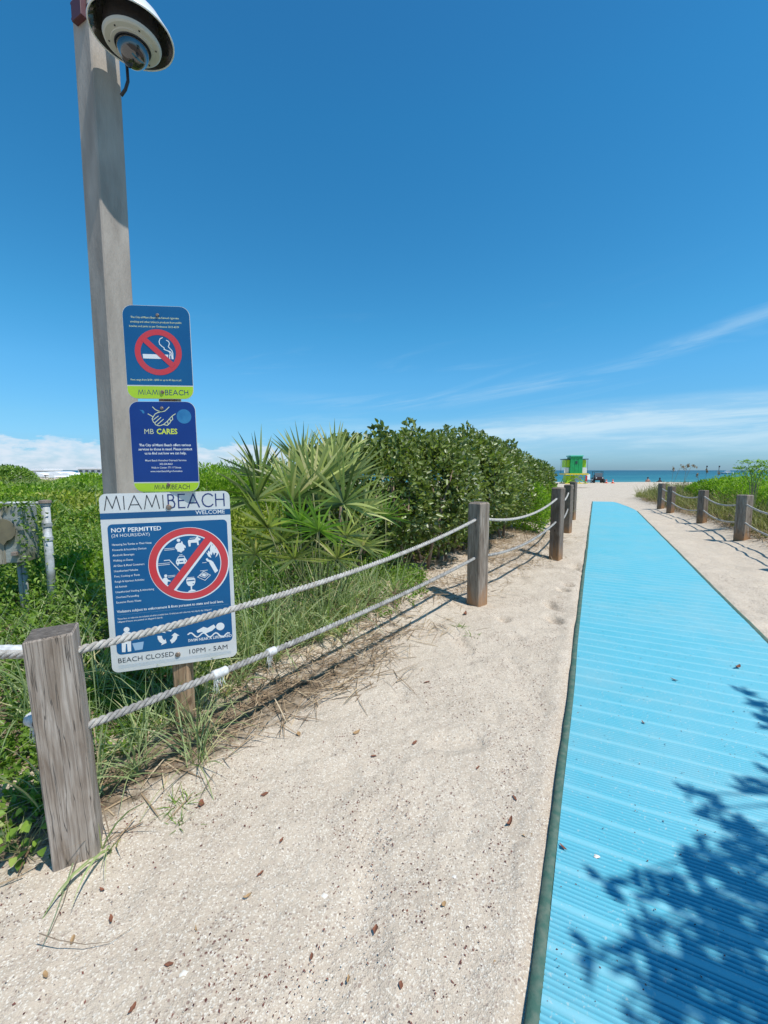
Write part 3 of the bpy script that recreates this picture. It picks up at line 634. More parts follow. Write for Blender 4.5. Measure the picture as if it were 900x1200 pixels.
grassfield('dune_grass', 'tall pale grass standing through the dune scrub', (-26, 3), (5.5, 22), 26000, .75, .012, M['grass'], 1.8, dens=lambda x, y: sm(fbm(x / 2.2, y / 2.2, 61), .42, .6))
grassfield('dune_grass', 'green grass rising through the ground cover near the box', (-5.5, -.8), (2.0, 6), 4500, .6, .007, M['grass'], .5, dens=lambda x, y: sm(fbm(x / .8, y / .8, 62), .45, .6))

for i, (uu, dd, r, tp_, m_) in enumerate([(20, 6.0, .7, 1.02, 'cover'), (75, 7.0, .8, 1.08, 'dune_leaf'), (110, 5.6, .5, .92, 'cover'), (5, 9.0, 1.2, 1.12, 'bright'), (60, 10.5, 1.2, 1.10, 'cover'), (95, 12, 1.3, 1.16, 'bright'), (240, 6.0, .6, 1.12, 'cover'), (265, 5.3, .5, .95, 'dune_leaf'), (35, 4.0, .4, .62, 'cover'), (100, 3.9, .4, .66, 'bright')]):
    p = at(uu, 551, dist=dd); z0 = gz(p.x, p.y); top = tp_ - z0
    bush('dune_shrub', ['dark leafy shrub just behind the grey box', 'yellowish dune shrub between the box and the pole', 'dark small shrub left of the big sign edge', 'bright dune shrub far left beyond the box', 'dark dune shrub in the middle distance left of the pole', 'bright dune shrub in front of the distant roofs', 'dark shrub right of the stacked signs', 'yellowish shrub between big sign and palmetto', 'low dark leafy clump below the grey box', 'low bright leafy clump left of the big sign'][i], 'shrub', (p.x, p.y, z0),
         [(p.x, p.y, z0 + top * .4, r, r, top * .6), (p.x + r * .6, p.y, z0 + top * .3, r * .6, r * .6, top * .5), (p.x - r * .5, p.y - .1, z0 + top * .35, r * .55, r * .55, top * .5)], 5200, .035 + .0045 * dd, M[m_], [(p.x, p.y, z0 + top * .7)], .012, lump=.25, up=.5)
# straw litter on the bank under the ropes
n = 68000; x = rng.uniform(-2.6, 5.2, n); y = rng.uniform(1.0, 9.6, n); s_ = sdist(LF, x, y)
cen = .22 + .16 * (vnoise(x * 2.1, y * 2.1, 91) - .5) * 2; cen = cen + .55 * sm(y, 3.2, 4.4)
ok = rng.random(n) < np.clip(1.6 * np.exp(-((s_ - cen) / (.27 + .25 * sm(y, 3, 5))) ** 2), 0, 1) * (.35 + .9 * vnoise(x * 5, y * 5, 92)) * sm(x, -1.9, -1.1)
x, y = x[ok], y[ok]; k = len(x); P = np.stack([x, y, ground(x, y) + .004 + .03 * rng.random(k) ** 2], -1)
D = rng.normal(size=(k, 3)); D[:, 2] = .12 * np.abs(D[:, 2]); D[:, :2] += rng.choice([-1, 1], (k, 1)) * np.array([.55, .8])
V, F, kk = ribbons(P, D, .07 + .24 * rng.random(k), .004 + .004 * rng.random(k), .15, 3)
tag(link('straw_litter', mesh_np('straw_litter', V, F, M['straw'], np.repeat(rng.random(k), kk))), 'brown dead grass and straw lying along the foot of the bank', 'dead grass', kind='stuff')

# grass tufts under the rope, each a thing
def tuft(x, y, nb, L, W, label, m='grass', group='grass tufts under the left ropes', spread=.5, lean=(0, 0), name='grass_tuft', droop=1.0, cat='grass tuft', tint=None):
    z0 = gz(x, y); k = nb; P = rng.normal(size=(k, 3)) * .022; P[:, 2] = 0
    D = rng.normal(size=(k, 3)) * spread; D[:, 0] += lean[0]; D[:, 1] += lean[1]; D[:, 2] = 1
    V, F, kk = ribbons(P, D, L * (.45 + .75 * rng.random(k)), W * (.7 + .6 * rng.random(k)), droop * (.3 + 1.1 * rng.random(k)), 6)
    t_ = rng.random(k) * .85; q = rng.random(k) < .13; t_[q] = 1
    if tint is not None: t_ = np.clip(t_ * .4 + tint, 0, 1)
    o = link(name, mesh_np(name, V, F, M[m], np.repeat(t_, kk)), loc=(x, y, z0 - .01)); return tag(o, label, cat, group)
TL = 'arching grey green grass tuft under the left ropes beside the signs'
spots = []
for i in range(44):
    t = (i + random.random()) / 44; x = -1.30 + 1.62 * t; y = 1.75 + 2.15 * t; off = random.uniform(.18, .85)
    spots.append((x - .80 * off, y + .58 * off))
for i, (x, y) in enumerate(spots):
    tuft(x, y, random.randint(26, 44), random.uniform(.28, .52), .0088, TL)
for i in range(12):
    t = (i + random.random()) / 12; x = -.85 + 1.15 * t; y = 2.75 + 1.55 * t; tuft(x - .8 * (off := random.uniform(.1, .5)), y + .58 * off, 40, random.uniform(.5, .72), .009, 'tall arching grass tuft in front of the palmetto', group='tall grass tufts before the palmetto', spread=.38, droop=.8)
for (x, y) in [(-1.30, 1.78), (-1.18, 1.9), (-1.42, 1.7), (-1.25, 2.05), (-1.0, 2.15), (-.93, 2.0), (-1.2, 2.2)]:
    tuft(x, y, 34, .42, .006, TL)
for (uu, vv, dd, nb_, L_) in [(108, 655, 3.9, 90, .70), (60, 640, 5.2, 60, .7), (100, 610, 6.0, 60, .7)]:
    q_ = at(uu, vv, dist=dd); tuft(q_.x, q_.y, nb_, L_, .008, ['weeping pale grass clump left of the big sign', 'pale grass clump right of the grey pipe', 'far pale grass clump between pipe and pole'][(108, 60, 100).index(uu)], group=None, spread=.55, droop=1.7, name='grass_clump', cat='grass clump', tint=.5)
tuft(-1.05, 1.50, 9, .34, .008, 'small grass tuft growing at the foot of the weathered front post', group=None, spread=.5, lean=(.3, -.3), droop=1.5)

# ------------------------------------------------------------------ palmettos
def fan(parent, hub, base, R_, nblades=20, spread=115, nrm=None, m='palm', tone=0.4, bw=.019, droop=.35, org=(0, 0, 0)):
    hub = np.array(hub, float) - np.array(org); base = np.array(base, float) - np.array(org); p = norm(hub - base)
    if nrm is None: nrm = np.array([random.uniform(-.35, .35), -1, random.uniform(.1, .8)])
    nrm = norm(nrm - p * np.dot(nrm, p)); sd = np.cross(nrm, p)
    th = np.radians(np.linspace(-spread, spread, nblades) + rng.normal(size=nblades) * 2.5)
    D = np.cos(th)[:, None] * p + np.sin(th)[:, None] * sd + nrm * (.12 + rng.normal(size=(nblades, 1)) * .13)
    side = norm(np.cross(D, nrm) + nrm * (rng.random((nblades, 1)) * 1.5 - .75)); L = R_ * (.72 + .28 * np.cos(th * .7)) * (1 + .10 * rng.normal(size=nblades))
    P = np.repeat(hub[None], nblades, 0) - D * .01
    V, F, kk = ribbons(P, D, L, bw * R_ / .32, droop * (.4 + rng.random(nblades)), 6, side)
    t_ = np.clip(tone + .30 * rng.normal(size=nblades), 0, 1)
    fr = link('frond', mesh_np('frond', V, F, M[m], np.repeat(t_, kk)), parent)
    mbx = MB(); b = Vector(base); h = Vector(hub); mid = b.lerp(h, .5) + Vector((0, 0, .06 * R_)); mbx.tube([b, mid, h], [.007, .006, .005], 5); mbx.build('leaf_stalk', M['stem'], fr, smooth=True)
pb = at(372, 700, dist=3.95); pz = gz(pb.x, pb.y); org = (pb.x, pb.y, pz)
pal = empty('palmetto', org, 0, 'large spiky palmetto with many fan leaves left of the hedge', 'palmetto')
FANS = [  # u, v of the hub, distance, blade length, facing, tone, material, spread
    (374, 622, 3.35, .33, (.05, -.55, .75), .30, 'palm_green', 120), (403, 590, 3.75, .44, (-.3, -1, .2), .38, 'palm', 125), (314, 618, 3.35, .40, (-.4, -.8, .5), .55, 'palm', 110),
    (366, 572, 4.0, .48, (.1, -1, .3), .75, 'palm', 62), (388, 572, 4.2, .52, (.25, -1, .1), .35, 'palm', 48), (342, 588, 3.9, .44, (-.1, -1, .3), .5, 'palm', 70),
    (300, 586, 3.8, .40, (-.3, -1, .4), .4, 'palm', 85), (328, 636, 3.5, .36, (-.2, -.9, .4), .35, 'palm', 100), (392, 548, 4.4, .46, (.1, -1, .1), .7, 'palm', 38),
    (425, 600, 4.1, .36, (.3, -1, .3), .45, 'palm', 80), (352, 612, 3.7, .36, (0, -1, .5), .3, 'palm_green', 95), (405, 628, 3.7, .34, (.3, -.9, .4), .5, 'palm', 115),
    (305, 560, 4.3, .42, (-.1, -1, .2), .3, 'palm', 60), (412, 560, 4.4, .44, (.1, -1, .2), .5, 'palm', 65), (375, 590, 4.1, .42, (0, -1, .4), .35, 'palm', 90), (338, 570, 4.2, .42, (0, -1, .2), .85, 'palm', 60),
    (300, 650, 3.4, .30, (-.4, -.8, .4), .7, 'palm', 125), (345, 655, 3.4, .32, (.1, -.9, .4), .5, 'palm', 120), (395, 655, 3.6, .30, (.2, -.9, .4), .5, 'palm', 120), (425, 640, 3.9, .30, (.3, -.9, .4), .6, 'palm', 110),
    (355, 548, 4.4, .42, (0, -1, .1), .4, 'palm', 40)]
for (uu, vv, dd, rr, nr_, tn, mm, spd) in FANS:
    hb_ = at(uu, vv, dist=dd); bs_ = (pb.x + (hb_.x - pb.x) * .45 + random.uniform(-.1, .1), pb.y + (hb_.y - pb.y) * .3, pz + random.uniform(.02, .12))
    fan(pal, hb_, bs_, rr * 1.04, random.randint(17, 23), spd, np.array(nr_, float), mm, tn, org=org, droop=random.uniform(.05, .35))
# two small fresh fans in front of the dark hedge
p2 = at(452, 655, dist=4.8); z2 = gz(p2.x, p2.y)
sp_ = empty('small_palmetto', (p2.x, p2.y, z2), 0, 'small fresh palmetto with two fans before the dark hedge', 'palmetto')
fan(sp_, at(452, 606, dist=4.7), (p2.x, p2.y, z2), .34, 17, 115, np.array([.1, -1, .25]), 'palm_green', .2, org=(p2.x, p2.y, z2), droop=.15)
fan(sp_, at(454, 655, dist=4.6), (p2.x, p2.y, z2), .22, 13, 50, np.array([0, -1, .2]), 'palm_green', .5, org=(p2.x, p2.y, z2), droop=.1)
# dead fans drooping at the palmetto foot
for (uu, vv, dd, rr) in [(430, 690, 3.9, .22), (462, 700, 4.2, .2)]:
    q = at(uu, vv, dist=dd); z0 = gz(q.x, q.y); q.z = z0 + .12
    t_ = empty('dead_palm_leaf', (q.x, q.y, z0), 0, 'dead brown fan leaf drooping at the palmetto foot' if uu < 440 else 'dead brown fan leaf lying nearest the second post', 'dead leaf')
    fan(t_, q, (q.x - .2, q.y + .15, z0), rr, 14, 120, np.array([.1, -.8, .6]), 'straw', .35, org=(q.x, q.y, z0), bw=.016, droop=1.2)

# ------------------------------------------------------------------ posts
def post(loc, w_, h, rz, m, label, group, lean=(0, 0), chamf=.012, cap=False):
    mb_ = MB(); n = 9; a = w_ / 2; b = .004 if chamf < .01 else .010
    ring = [(-a, -a + b), (-a + b, -a), (a - b, -a), (a, -a + b), (a, a - b), (a - b, a), (-a + b, a), (-a, a - b)]
    V = []; zs = [-.15] + [h * i / n for i in range(0, n)] + [h - chamf - .001, h]
    for i, z in enumerate(zs):
        s_ = 1 - (chamf / a if i == len(zs) - 1 else 0)
        for (x, y) in ring: V.append((x * s_ + random.uniform(-.0012, .0012), y * s_ + random.uniform(-.0012, .0012), z + (random.uniform(-.003, .003) if i == len(zs) - 1 else 0)))
    k = 8; Fc = [(i * k + j, i * k + (j + 1) % k, (i + 1) * k + (j + 1) % k, (i + 1) * k + j) for i in range(len(zs) - 1) for j in range(k)]
    mb_.add(V, Fc[:-8], 0); mb_.add(V, Fc[-8:], 0); mb_.add(V[-8:], [tuple(range(8))], 1)
    o = mb_.build('wooden_post', [m, M['wood_end']], None, loc, rz); o.rotation_euler = (lean[0], lean[1], rz); tag(o, label, 'post', group); return o
def zat(v, dist): return at(450, v, dist=dist).z
LP = [(-1.165, 1.50, 744, .142, .50, 'wood_front'), (1.005, 4.50, 589, .165, .72, 'wood_grey'), (2.82, 6.90, 571.5, .165, .78, 'wood_brown'), (4.25, 9.82, 568, .165, .80, 'wood_brown'), (5.58, 12.58, 564.5, .165, .8, 'wood_brown')]
LBL = ['weathered grey wooden post nearest the camera beside the big sign', 'brown grey square post in front of the hedge, second from the big sign', 'third wooden post of the left rope fence at the hedge end',
       'fourth wooden post of the left rope fence, partly hidden', 'farthest wooden post of the left rope fence towards the lifeguard tower']
LPT = []
for i, (x, y, v, w_, rz, m) in enumerate(LP):
    h = zat(v, y - .05); z0 = gz(x, y); post((x, y, z0), w_, h - z0, rz, M[m], LBL[i], 'posts of the left rope fence', chamf=.005 if i == 0 else .014, lean=(R(0), R(-2.2)) if i == 0 else (0, 0)); LPT.append((x, y, h))
# nail heads and a hanging blade are too small; the off-frame anchor post to the left
RP = [(5.98, 5.75, None, 'wood_grey'), (7.22, 8.52, 580, 'wood_grey'), (8.50, 11.34, 574.5, 'wood_brown'), (9.62, 14.27, 570, 'wood_brown'), (10.12, 15.55, 566.5, 'wood_brown')]
RL = ['wooden post of the right rope fence just beyond the picture edge', 'thick grey wooden post nearest on the right rope fence', 'second wooden post of the right rope fence seen from the right edge', 'third wooden post of the right rope fence seen from the right edge', 'farthest wooden post of the right rope fence by the beach']
RPT = []
for i, (x, y, v, m) in enumerate(RP):
    h = zat(v, y - .05) if v else 1.0; z0 = gz(x, y); wd = .20 if i < 2 else .175
    post((x, y, z0), wd, h - z0, .30, M[m], RL[i], 'posts of the right rope fence'); RPT.append((x, y, h))

# ------------------------------------------------------------------ ropes: three laid strands each
def curve_pts(A, B, sag, n):
    A = Vector(A); B = Vector(B); return [A.lerp(B, i / n) + Vector((0, 0, -4 * sag * (i / n) * (1 - i / n))) for i in range(n + 1)]
def rope(path, label, group, m='rope', rad=.0165, pitch=.085, step=.009, sides=6, parent=None):
    P = [Vector(p) for p in path]; cum = [0]
    for a, b in zip(P[:-1], P[1:]): cum.append(cum[-1] + (b - a).length)
    n = int(cum[-1] / step); pts = []; j = 0
    for i in range(n + 1):
        s_ = cum[-1] * i / n
        while j < len(cum) - 2 and cum[j + 1] < s_: j += 1
        pts.append(P[j].lerp(P[j + 1], (s_ - cum[j]) / max(cum[j + 1] - cum[j], 1e-9)))
    root = empty('rope', P[0], 0, label, 'rope', group)
    t = [(pts[min(i + 1, n)] - pts[max(i - 1, 0)]).normalized() for i in range(n + 1)]
    for q in range(3):
        c = []
        for i, p in enumerate(pts):
            a = 2 * math.pi * (i * cum[-1] / n / pitch + q / 3); sx = t[i].cross(Vector((0, 0, 1))).normalized(); sy = sx.cross(t[i])
            c.append(p - P[0] + (sx * math.cos(a) + sy * math.sin(a)) * rad * .56)
        mbx = MB(); mbx.tube(c, rad * .50, sides); mbx.build('strand', M[m], root, smooth=True)
    return root, pts
def pt(i, v, dz=0, du=0): x, y, h = LPT[i]; return Vector((x, y, zat(v, y)))
U1 = pt(0, 766); L1 = pt(0, 858); U2 = pt(1, 607); L2 = pt(1, 652)
U3 = pt(2, 583); L3 = pt(2, 610); U4 = pt(3, 577); L4 = pt(3, 596); U5 = pt(4, 571); L5 = pt(4, 586)
up_path = [Vector((-2.85, 1.55, U1.z + .0)), *curve_pts((-2.8, 1.55, U1.z - .005), U1, .012, 8), *curve_pts(U1, U2, .085, 24)[1:], *curve_pts(U2, U3, .14, 16)[1:], *curve_pts(U3, U4, .12, 10)[1:], *curve_pts(U4, U5, .1, 8)[1:]]
rope(up_path, 'upper twisted grey white rope of the left fence, crossing the big sign', 'ropes of the left fence')
lo_path = [L1 + Vector((-.27, .16, -.05)), L1 + Vector((-.10, .05, -.01)), *curve_pts(L1, L2, .045, 24), *curve_pts(L2, L3, .12, 16)[1:], *curve_pts(L3, L4, .10, 10)[1:], *curve_pts(L4, L5, .09, 8)[1:]]
lr, lpts = rope(lo_path, 'lower twisted grey rope of the left fence, taped near the sign post', 'ropes of the left fence', m='rope_grey')
# anchor post out of frame
post((-2.95, 1.58, gz(-2.95, 1.58)), .158, .95, .2, M['wood_grey'], 'wooden post left of the picture that ends the upper rope', 'posts of the left rope fence')
o0 = Vector(lo_path[0])
# wrap on the upper rope at the left edge, tape with fringe on the lower rope
def wrap(parent, c, d, ln, r, m, name='tape_wrap', fringe=0):
    d = d.normalized(); mbx = MB(); n = 18; pts = [c + d * ln * (i / n - .5) for i in range(n + 1)]
    mbx.tube(pts, [r * (1 + .09 * (i % 2) + random.uniform(-.05, .05)) for i in range(n + 1)], 12)
    o = mbx.build(name, m, parent, smooth=True)
    if fringe:
        fb = MB()
        for i in range(fringe):
            b = c + d * ln * random.uniform(-.45, .45); l_ = random.uniform(.03, .085)
            fb.tube([b + Vector((0, -.014, -.012)), b + Vector((random.uniform(-.004, .004), -.02, -.012 - l_ * .5)), b + Vector((random.uniform(-.012, .012), -.018, -.012 - l_))], [.0012, .001, .0006], 4)
        fb.build('loose_fibre', m, o)
    return o
def near_u(pts, u):
    best = min(pts, key=lambda p: abs(450 + FP * p.x / max(p.y * _c - (p.z - H) * _s, .1) - u)); i = pts.index(best); return best, pts[min(i + 2, len(pts) - 1)] - pts[max(i - 2, 0)]
for uu, ln, fr in ((257, .075, 22), (318, .05, 12)):
    c, d = near_u(lpts, uu); wrap(lr, c - o0, d, ln, .021, M['tape'], fringe=fr)
wrap(lr, Vector((.0, .0, .0)), Vector((-.17, .11, -.04)), .07, .026, M['tape'], fringe=12); wrap(lr, Vector((.065, -.042, .015)), Vector((-.17, .11, -.04)), .05, .024, M['black'])
urope = [o for o in C.objects if o.get('label', '').startswith('upper twisted')][0]
wrap(urope, Vector((-1.45, 1.535, U1.z - .008)) - urope.location, Vector((1, 0, 0)), .36, .0235, M['tape'])

def rpt(i, v): x, y, h = RPT[i]; return Vector((x, y, zat(v, y)))
RU = [Vector((*RPT[0][:2], .84)), rpt(1, 590), rpt(2, 581), rpt(3, 575), rpt(4, 572)]; RLo = [Vector((*RPT[0][:2], .46)), rpt(1, 611), rpt(2, 597), rpt(3, 588), rpt(4, 583)]
for pts_, lb in ((RU, 'upper sagging white rope of the right fence'), (RLo, 'lower sagging white rope of the right fence')):
    pth = [pts_[0]]
    for a, b in zip(pts_[:-1], pts_[1:]): pth += curve_pts(a, b, .13 * min(1, (b - a).length / 3), 12)[1:]
    rope(pth, lb, 'ropes of the right fence', rad=.019, step=.016, sides=5, pitch=.1)

# ------------------------------------------------------------------ signs on their wooden post
spx, spy = -1.11, 2.262
sz0 = gz(spx, spy); shh = 2.262
def signpost():
    o = post((spx, spy, sz0), .088, shh - sz0, .12, M['wood_tan'], 'tan timber post that carries the three blue signs', None); o.name = 'sign_post'
    o['category'] = 'sign post'
signpost()

def stroke(mb_, pts, wd, y0, closed=False, mi=0):
    n = len(pts); segs = list(zip(pts[:-1], pts[1:])) + ([(pts[-1], pts[0])] if closed else [])
    for i, (a, b) in enumerate(segs):
        dx, dz = b[0] - a[0], b[1] - a[1]; L = math.hypot(dx, dz) or 1; ux, uz = dx / L, dz / L; e = wd * .42 if n > 2 else 0; h = wd / 2; yy = y0 - .00004 * (i % 7)
        P = [(a[0] - ux * e - uz * h, a[1] - uz * e + ux * h), (b[0] + ux * e - uz * h, b[1] + uz * e + ux * h), (b[0] + ux * e + uz * h, b[1] + uz * e - ux * h), (a[0] - ux * e + uz * h, a[1] - uz * e - ux * h)]
        mb_.add([(p[0], yy, p[1]) for p in P], [(3, 2, 1, 0)], mi)
def poly(mb_, pts, y0, mi=0):
    vs = [Vector((p[0], 0, p[1])) for p in pts]; tris = tessellate_polygon([[Vector((p[0], p[1], 0)) for p in pts]])
    fs = []
    for t in tris:
        a, b, c = (pts[i] for i in t); cr = (b[0] - a[0]) * (c[1] - a[1]) - (b[1] - a[1]) * (c[0] - a[0]); fs.append(tuple(t) if cr > 0 else tuple(t[::-1]))
    mb_.add([(p[0], y0, p[1]) for p in pts], fs, mi)
def annulus(mb_, cx, cz, ri, ro, y0, n=64, mi=0):
    V = [(cx + r * math.cos(2 * math.pi * i / n), y0, cz + r * math.sin(2 * math.pi * i / n)) for r in (ri, ro) for i in range(n)]
    mb_.add(V, [(i, (i + 1) % n, n + (i + 1) % n, n + i)[::-1] for i in range(n)], mi)
def disc(mb_, cx, cz, r, y0, n=20, mi=0): poly(mb_, [(cx + r * math.cos(2 * math.pi * i / n), cz + r * math.sin(2 * math.pi * i / n)) for i in range(n)], y0, mi)
def rrect(x0, z0, x1, z1, r, n=6):
    r = r if isinstance(r, tuple) else (r,) * 4; P = []     # bl, br, tr, tl
    for (cx, cz, a0, rr) in ((x0 + r[0], z0 + r[0], 180, r[0]), (x1 - r[1], z0 + r[1], 270, r[1]), (x1 - r[2], z1 - r[2], 0, r[2]), (x0 + r[3], z1 - r[3], 90, r[3])):
        if rr < 1e-6: P.append((cx, cz)); continue
        for i in range(n + 1): a = R(a0 + 90 * i / n); P.append((cx + rr * math.cos(a), cz + rr * math.sin(a)))
    return P
def plate(outline, th, name, m, parent, bev=.0):
    mb_ = MB(); poly(mb_, outline, 0); n = len(outline)
    V = [(p[0], 0, p[1]) for p in outline] + [(p[0], th, p[1]) for p in outline]
    mb_.add(V, [(i, i + n, (i + 1) % n + n, (i + 1) % n) for i in range(n)])
    poly2 = [(p[0], th, p[1]) for p in outline]; o = len(mb_.v); mb_.v += poly2; mb_.f.append(tuple(o + i for i in range(n))); mb_.mi.append(0)
    return mb_.build(name, m, parent)
def text(parent, s, x, z, size, m, y0, bold=0.0, align='LEFT', xs=1.0, name='lettering', sp=1.0):
    c = bpy.data.curves.new('t', 'FONT'); c.body = s; c.size = size; c.align_x = align; c.resolution_u = 2; c.offset = bold * size; c.space_character = sp
    o = bpy.data.objects.new('t', c); C.objects.link(o); dg = bpy.context.evaluated_depsgraph_get(); dg.update()
    me = bpy.data.meshes.new_from_object(o.evaluated_get(dg)); bpy.data.objects.remove(o); me.materials.clear(); me.materials.append(m)
    me.transform(Matrix(((xs, 0, 0, 0), (0, 0, 1, 0), (0, 1, 0, 0), (0, 0, 0, 1)))); 
    ob = link(name, me, parent, (x, y0, z)); return ob
GL = {'M': (1.05, [[(0, 0), (.2, 1), (.525, .12), (.85, 1), (1.05, 0)]]), 'I': (.12, [[(.06, 0), (.06, 1)]]), 'A': (.9, [[(0, 0), (.45, 1), (.9, 0)], [(.16, .33), (.74, .33)]]),
      'E': (.5, [[(.5, 0), (.03, 0), (.03, 1), (.5, 1)], [(.03, .54), (.46, .54)]]), 'H': (.72, [[(.03, 0), (.03, 1)], [(.69, 0), (.69, 1)], [(.03, .54), (.69, .54)]]),
      'B': (.56, [[(.03, 0), (.03, 1), (.27, 1), (.40, .94), (.45, .79), (.40, .64), (.27, .57), (.03, .57)], [(.27, .57), (.44, .50), (.52, .30), (.46, .08), (.27, 0), (.03, 0)]]),
      'C': (.86, [[(.86, .83), (.72, .95), (.52, 1), (.30, .95), (.11, .79), (.03, .5), (.11, .21), (.30, .05), (.52, 0), (.72, .05), (.86, .17)]])}
def strokes(mb_, word, x0, x1, z0, h, wd, y0, mi=0, gap=.22):
    tot = sum(GL[c][0] for c in word) + gap * (len(word) - 1); k = (x1 - x0) / tot; x = x0
    for c in word:
        wch, ls = GL[c]
        for l in ls: stroke(mb_, [(x + p[0] * k, z0 + p[1] * h) for p in l], wd, y0, mi=mi)
        x += (wch + gap) * k
def bolt(parent, x, z, r=.0095):
    mb_ = MB(); n = 14; V = []
    for (rr, y) in ((r, .001), (r, -.004), (r * .75, -.007), (.0005, -.0075)):
        V += [(x + rr * math.cos(2 * math.pi * i / n), y, z + rr * math.sin(2 * math.pi * i / n)) for i in range(n)]
    mb_.add(V, [(k * n + i, k * n + (i + 1) % n, (k + 1) * n + (i + 1) % n, (k + 1) * n + i) for k in range(3) for i in range(n)])
    mb_.build('bolt', M['bolt'], parent, smooth=False)
def signroot(name, cx, cz, yaw, roll, label, cat='sign'):
    o = empty(name, (cx, 2.2, cz), 0, label, cat)
    A = Vector((math.cos(yaw), math.sin(yaw), 0)); Zv = Vector((0, 0, 1)); X_ = A * math.cos(roll) + Zv * math.sin(roll); Z_ = -A * math.sin(roll) + Zv * math.cos(roll); Y_ = Z_.cross(X_)
    o.rotation_euler = Matrix((X_, Y_, Z_)).transposed().to_euler(); return o

# --- big welcome sign
w_, h_ = .608, .925; HW, HH = w_ / 2, h_ / 2
big = signroot('beach_rules_sign', -1.1154, .874, .317, .0112, 'large white and blue beach rules sign crossed by the upper rope')
plate(rrect(-HW, -HH, HW, HH, .032), .003, 'plate', M['white_metal'], big)
def q(u, v): return (-HW + u * w_, HH - v * h_)       # fractions from the top left corner
def yv(u, y): return (y - (60 - 33 * u)) / (975 - 57 * u)      # rows of an enlarged view
def b9(x, y):
    u = (x - (68 + (y - 60) * .079)) / 724.0; v = yv(u, y); u = (x - (68 + v * 77)) / (727 - v * 34); return q(u, v)
def qp(L): return [q(*p) for p in L]
m1 = MB(); poly(m1, [q(.0, .138), q(1, .138), q(1, .105), q(0, .105)], -.0006); m1.build('blue_band', M['band_blue'], big)
m1 = MB(); poly(m1, rrect(*q(.045, .899), *q(.968, .166), .022), -.0006); m1.build('blue_panel', M['blue'], big)
m1 = MB(); strokes(m1, 'MIAMI', *(q(a, 0)[0] for a in (.035, .475)), q(0, .088)[1], .069, .0042, -.0008); m1.build('lettering', M['print_black'], big)
m1 = MB(); strokes(m1, 'BEACH', *(q(a, 0)[0] for a in (.505, .955)), q(0, .088)[1], .069, .0062, -.0008); m1.build('lettering', M['print_navy'], big)
text(big, 'WELCOME', *q(.955, .130), .030, M['print_white'], -.0012, .004, 'RIGHT')
text(big, 'NOT PERMITTED', *q(.068, .210), .0305, M['print_white'], -.0012, .018, sp=.98)
text(big, '(24 HOURS/DAY)', *q(.068, .237), .023, M['print_white'], -.0012, 0)
rules = ['Harassing Sea Turtles or Their Nests', 'Fireworks & Incendiary Devices', 'Alcoholic Beverages', 'Walking on Dunes', 'All Glass & Metal Containers', 'Unauthorized Vehicles', 'Fires, Cooking or Tents', 'Rough & Injurious Activities', 'All Animals', 'Unauthorized Vending & Advertising', 'Overhead Parasurfing', 'Excessive Plastic Waste']
for i, s in enumerate(rules): text(big, s, *q(.068, .283 + i * .0293), .0148, M['print_white'], -.0012, .006, xs=.80)
text(big, 'Violators subject to enforcement & fines pursuant to state and local laws.', *q(.068, .659), .0195, M['print_white'], -.0012, .014, xs=.88)
m1 = MB()
for i in range(88): x, z = q(.07 + i * .01, .672); stroke(m1, [(x, z), (x + .0028, z)], .0012, -.0012)
m1.build('dotted_line', M['print_pale'], big)
text(big, 'These laws or rules are not inclusive of other possible laws. Ordinances and rules may vary day by day. Lifeguard', *q(.068, .698), .0122, M['print_white'], -.0012, .005, xs=.80)
text(big, 'Lifeguard hours are posted on lifeguard stands.', *q(.068, .715), .0122, M['print_white'], -.0012, .008, xs=.9)
# prohibition ring
rcx, rcz = q(.645, .412); ro, ri = .1925, .158
m1 = MB(); annulus(m1, rcx + .002, rcz - .002, ri - .006, ro + .004, -.0010, 72); dx, dz = math.cos(R(52)), math.sin(R(52))
stroke(m1, [(rcx - dx * ri + .010, rcz - dz * ri - .003), (rcx + dx * ri + .010, rcz + dz * ri - .003)], .038, -.0011); m1.build('ring_outline', M['print_white'], big)
m1 = MB(); annulus(m1, rcx, rcz, ri, ro, -.0016, 72); m1.build('red_ring', M['red'], big)
m1 = MB(); stroke(m1, [(rcx - dx * (ri + .01), rcz - dz * (ri + .01)), (rcx + dx * (ri + .01), rcz + dz * (ri + .01))], .034, -.0021); m1.build('red_slash', M['red'], big)
# pictograms, drawn in a frame 0..900 x 0..825 of the ring area
def g9(x, y):  # pixels of an enlarged view, ring centre (415,380), radii 365 x 328
    return (rcx + (x - 415) / 367 * ro, rcz - (y - 378) / 330 * ro + (x - 415) / 367 * ro * .03)
pic = MB(); Yp = -.0013
def nx():
    global pic
    pic.build('pictogram', M['print_white'], big); pic = MB()
def pp(L, mi=0, y=Yp): poly(pic, [g9(*p) for p in L], y, mi)
pp([(292, 215), (305, 190), (325, 178), (350, 180), (352, 165), (362, 172), (366, 192), (388, 212), (390, 232), (375, 226), (376, 248), (352, 262), (345, 272), (335, 262), (312, 256), (310, 238), (300, 236)]); c_ = g9(327, 155); disc(pic, *c_, .0085, Yp)
nx()
pp([(412, 175), (418, 160), (480, 155), (492, 140), (505, 128), (512, 146), (532, 158), (528, 168), (510, 174), (512, 215), (498, 215), (494, 190), (438, 188), (434, 220), (418, 220)])
nx()
pp([(292, 345), (302, 325), (318, 300), (370, 300), (382, 325), (394, 345), (392, 372), (384, 372), (382, 382), (372, 382), (370, 372), (316, 372), (314, 384), (304, 384), (302, 372), (294, 370)])
nx()
stroke(pic, [g9(188, 327), g9(234, 327), g9(322, 435)], .0042, Yp)
nx()
c_ = g9(193, 467); disc(pic, *c_, .0075, Yp)
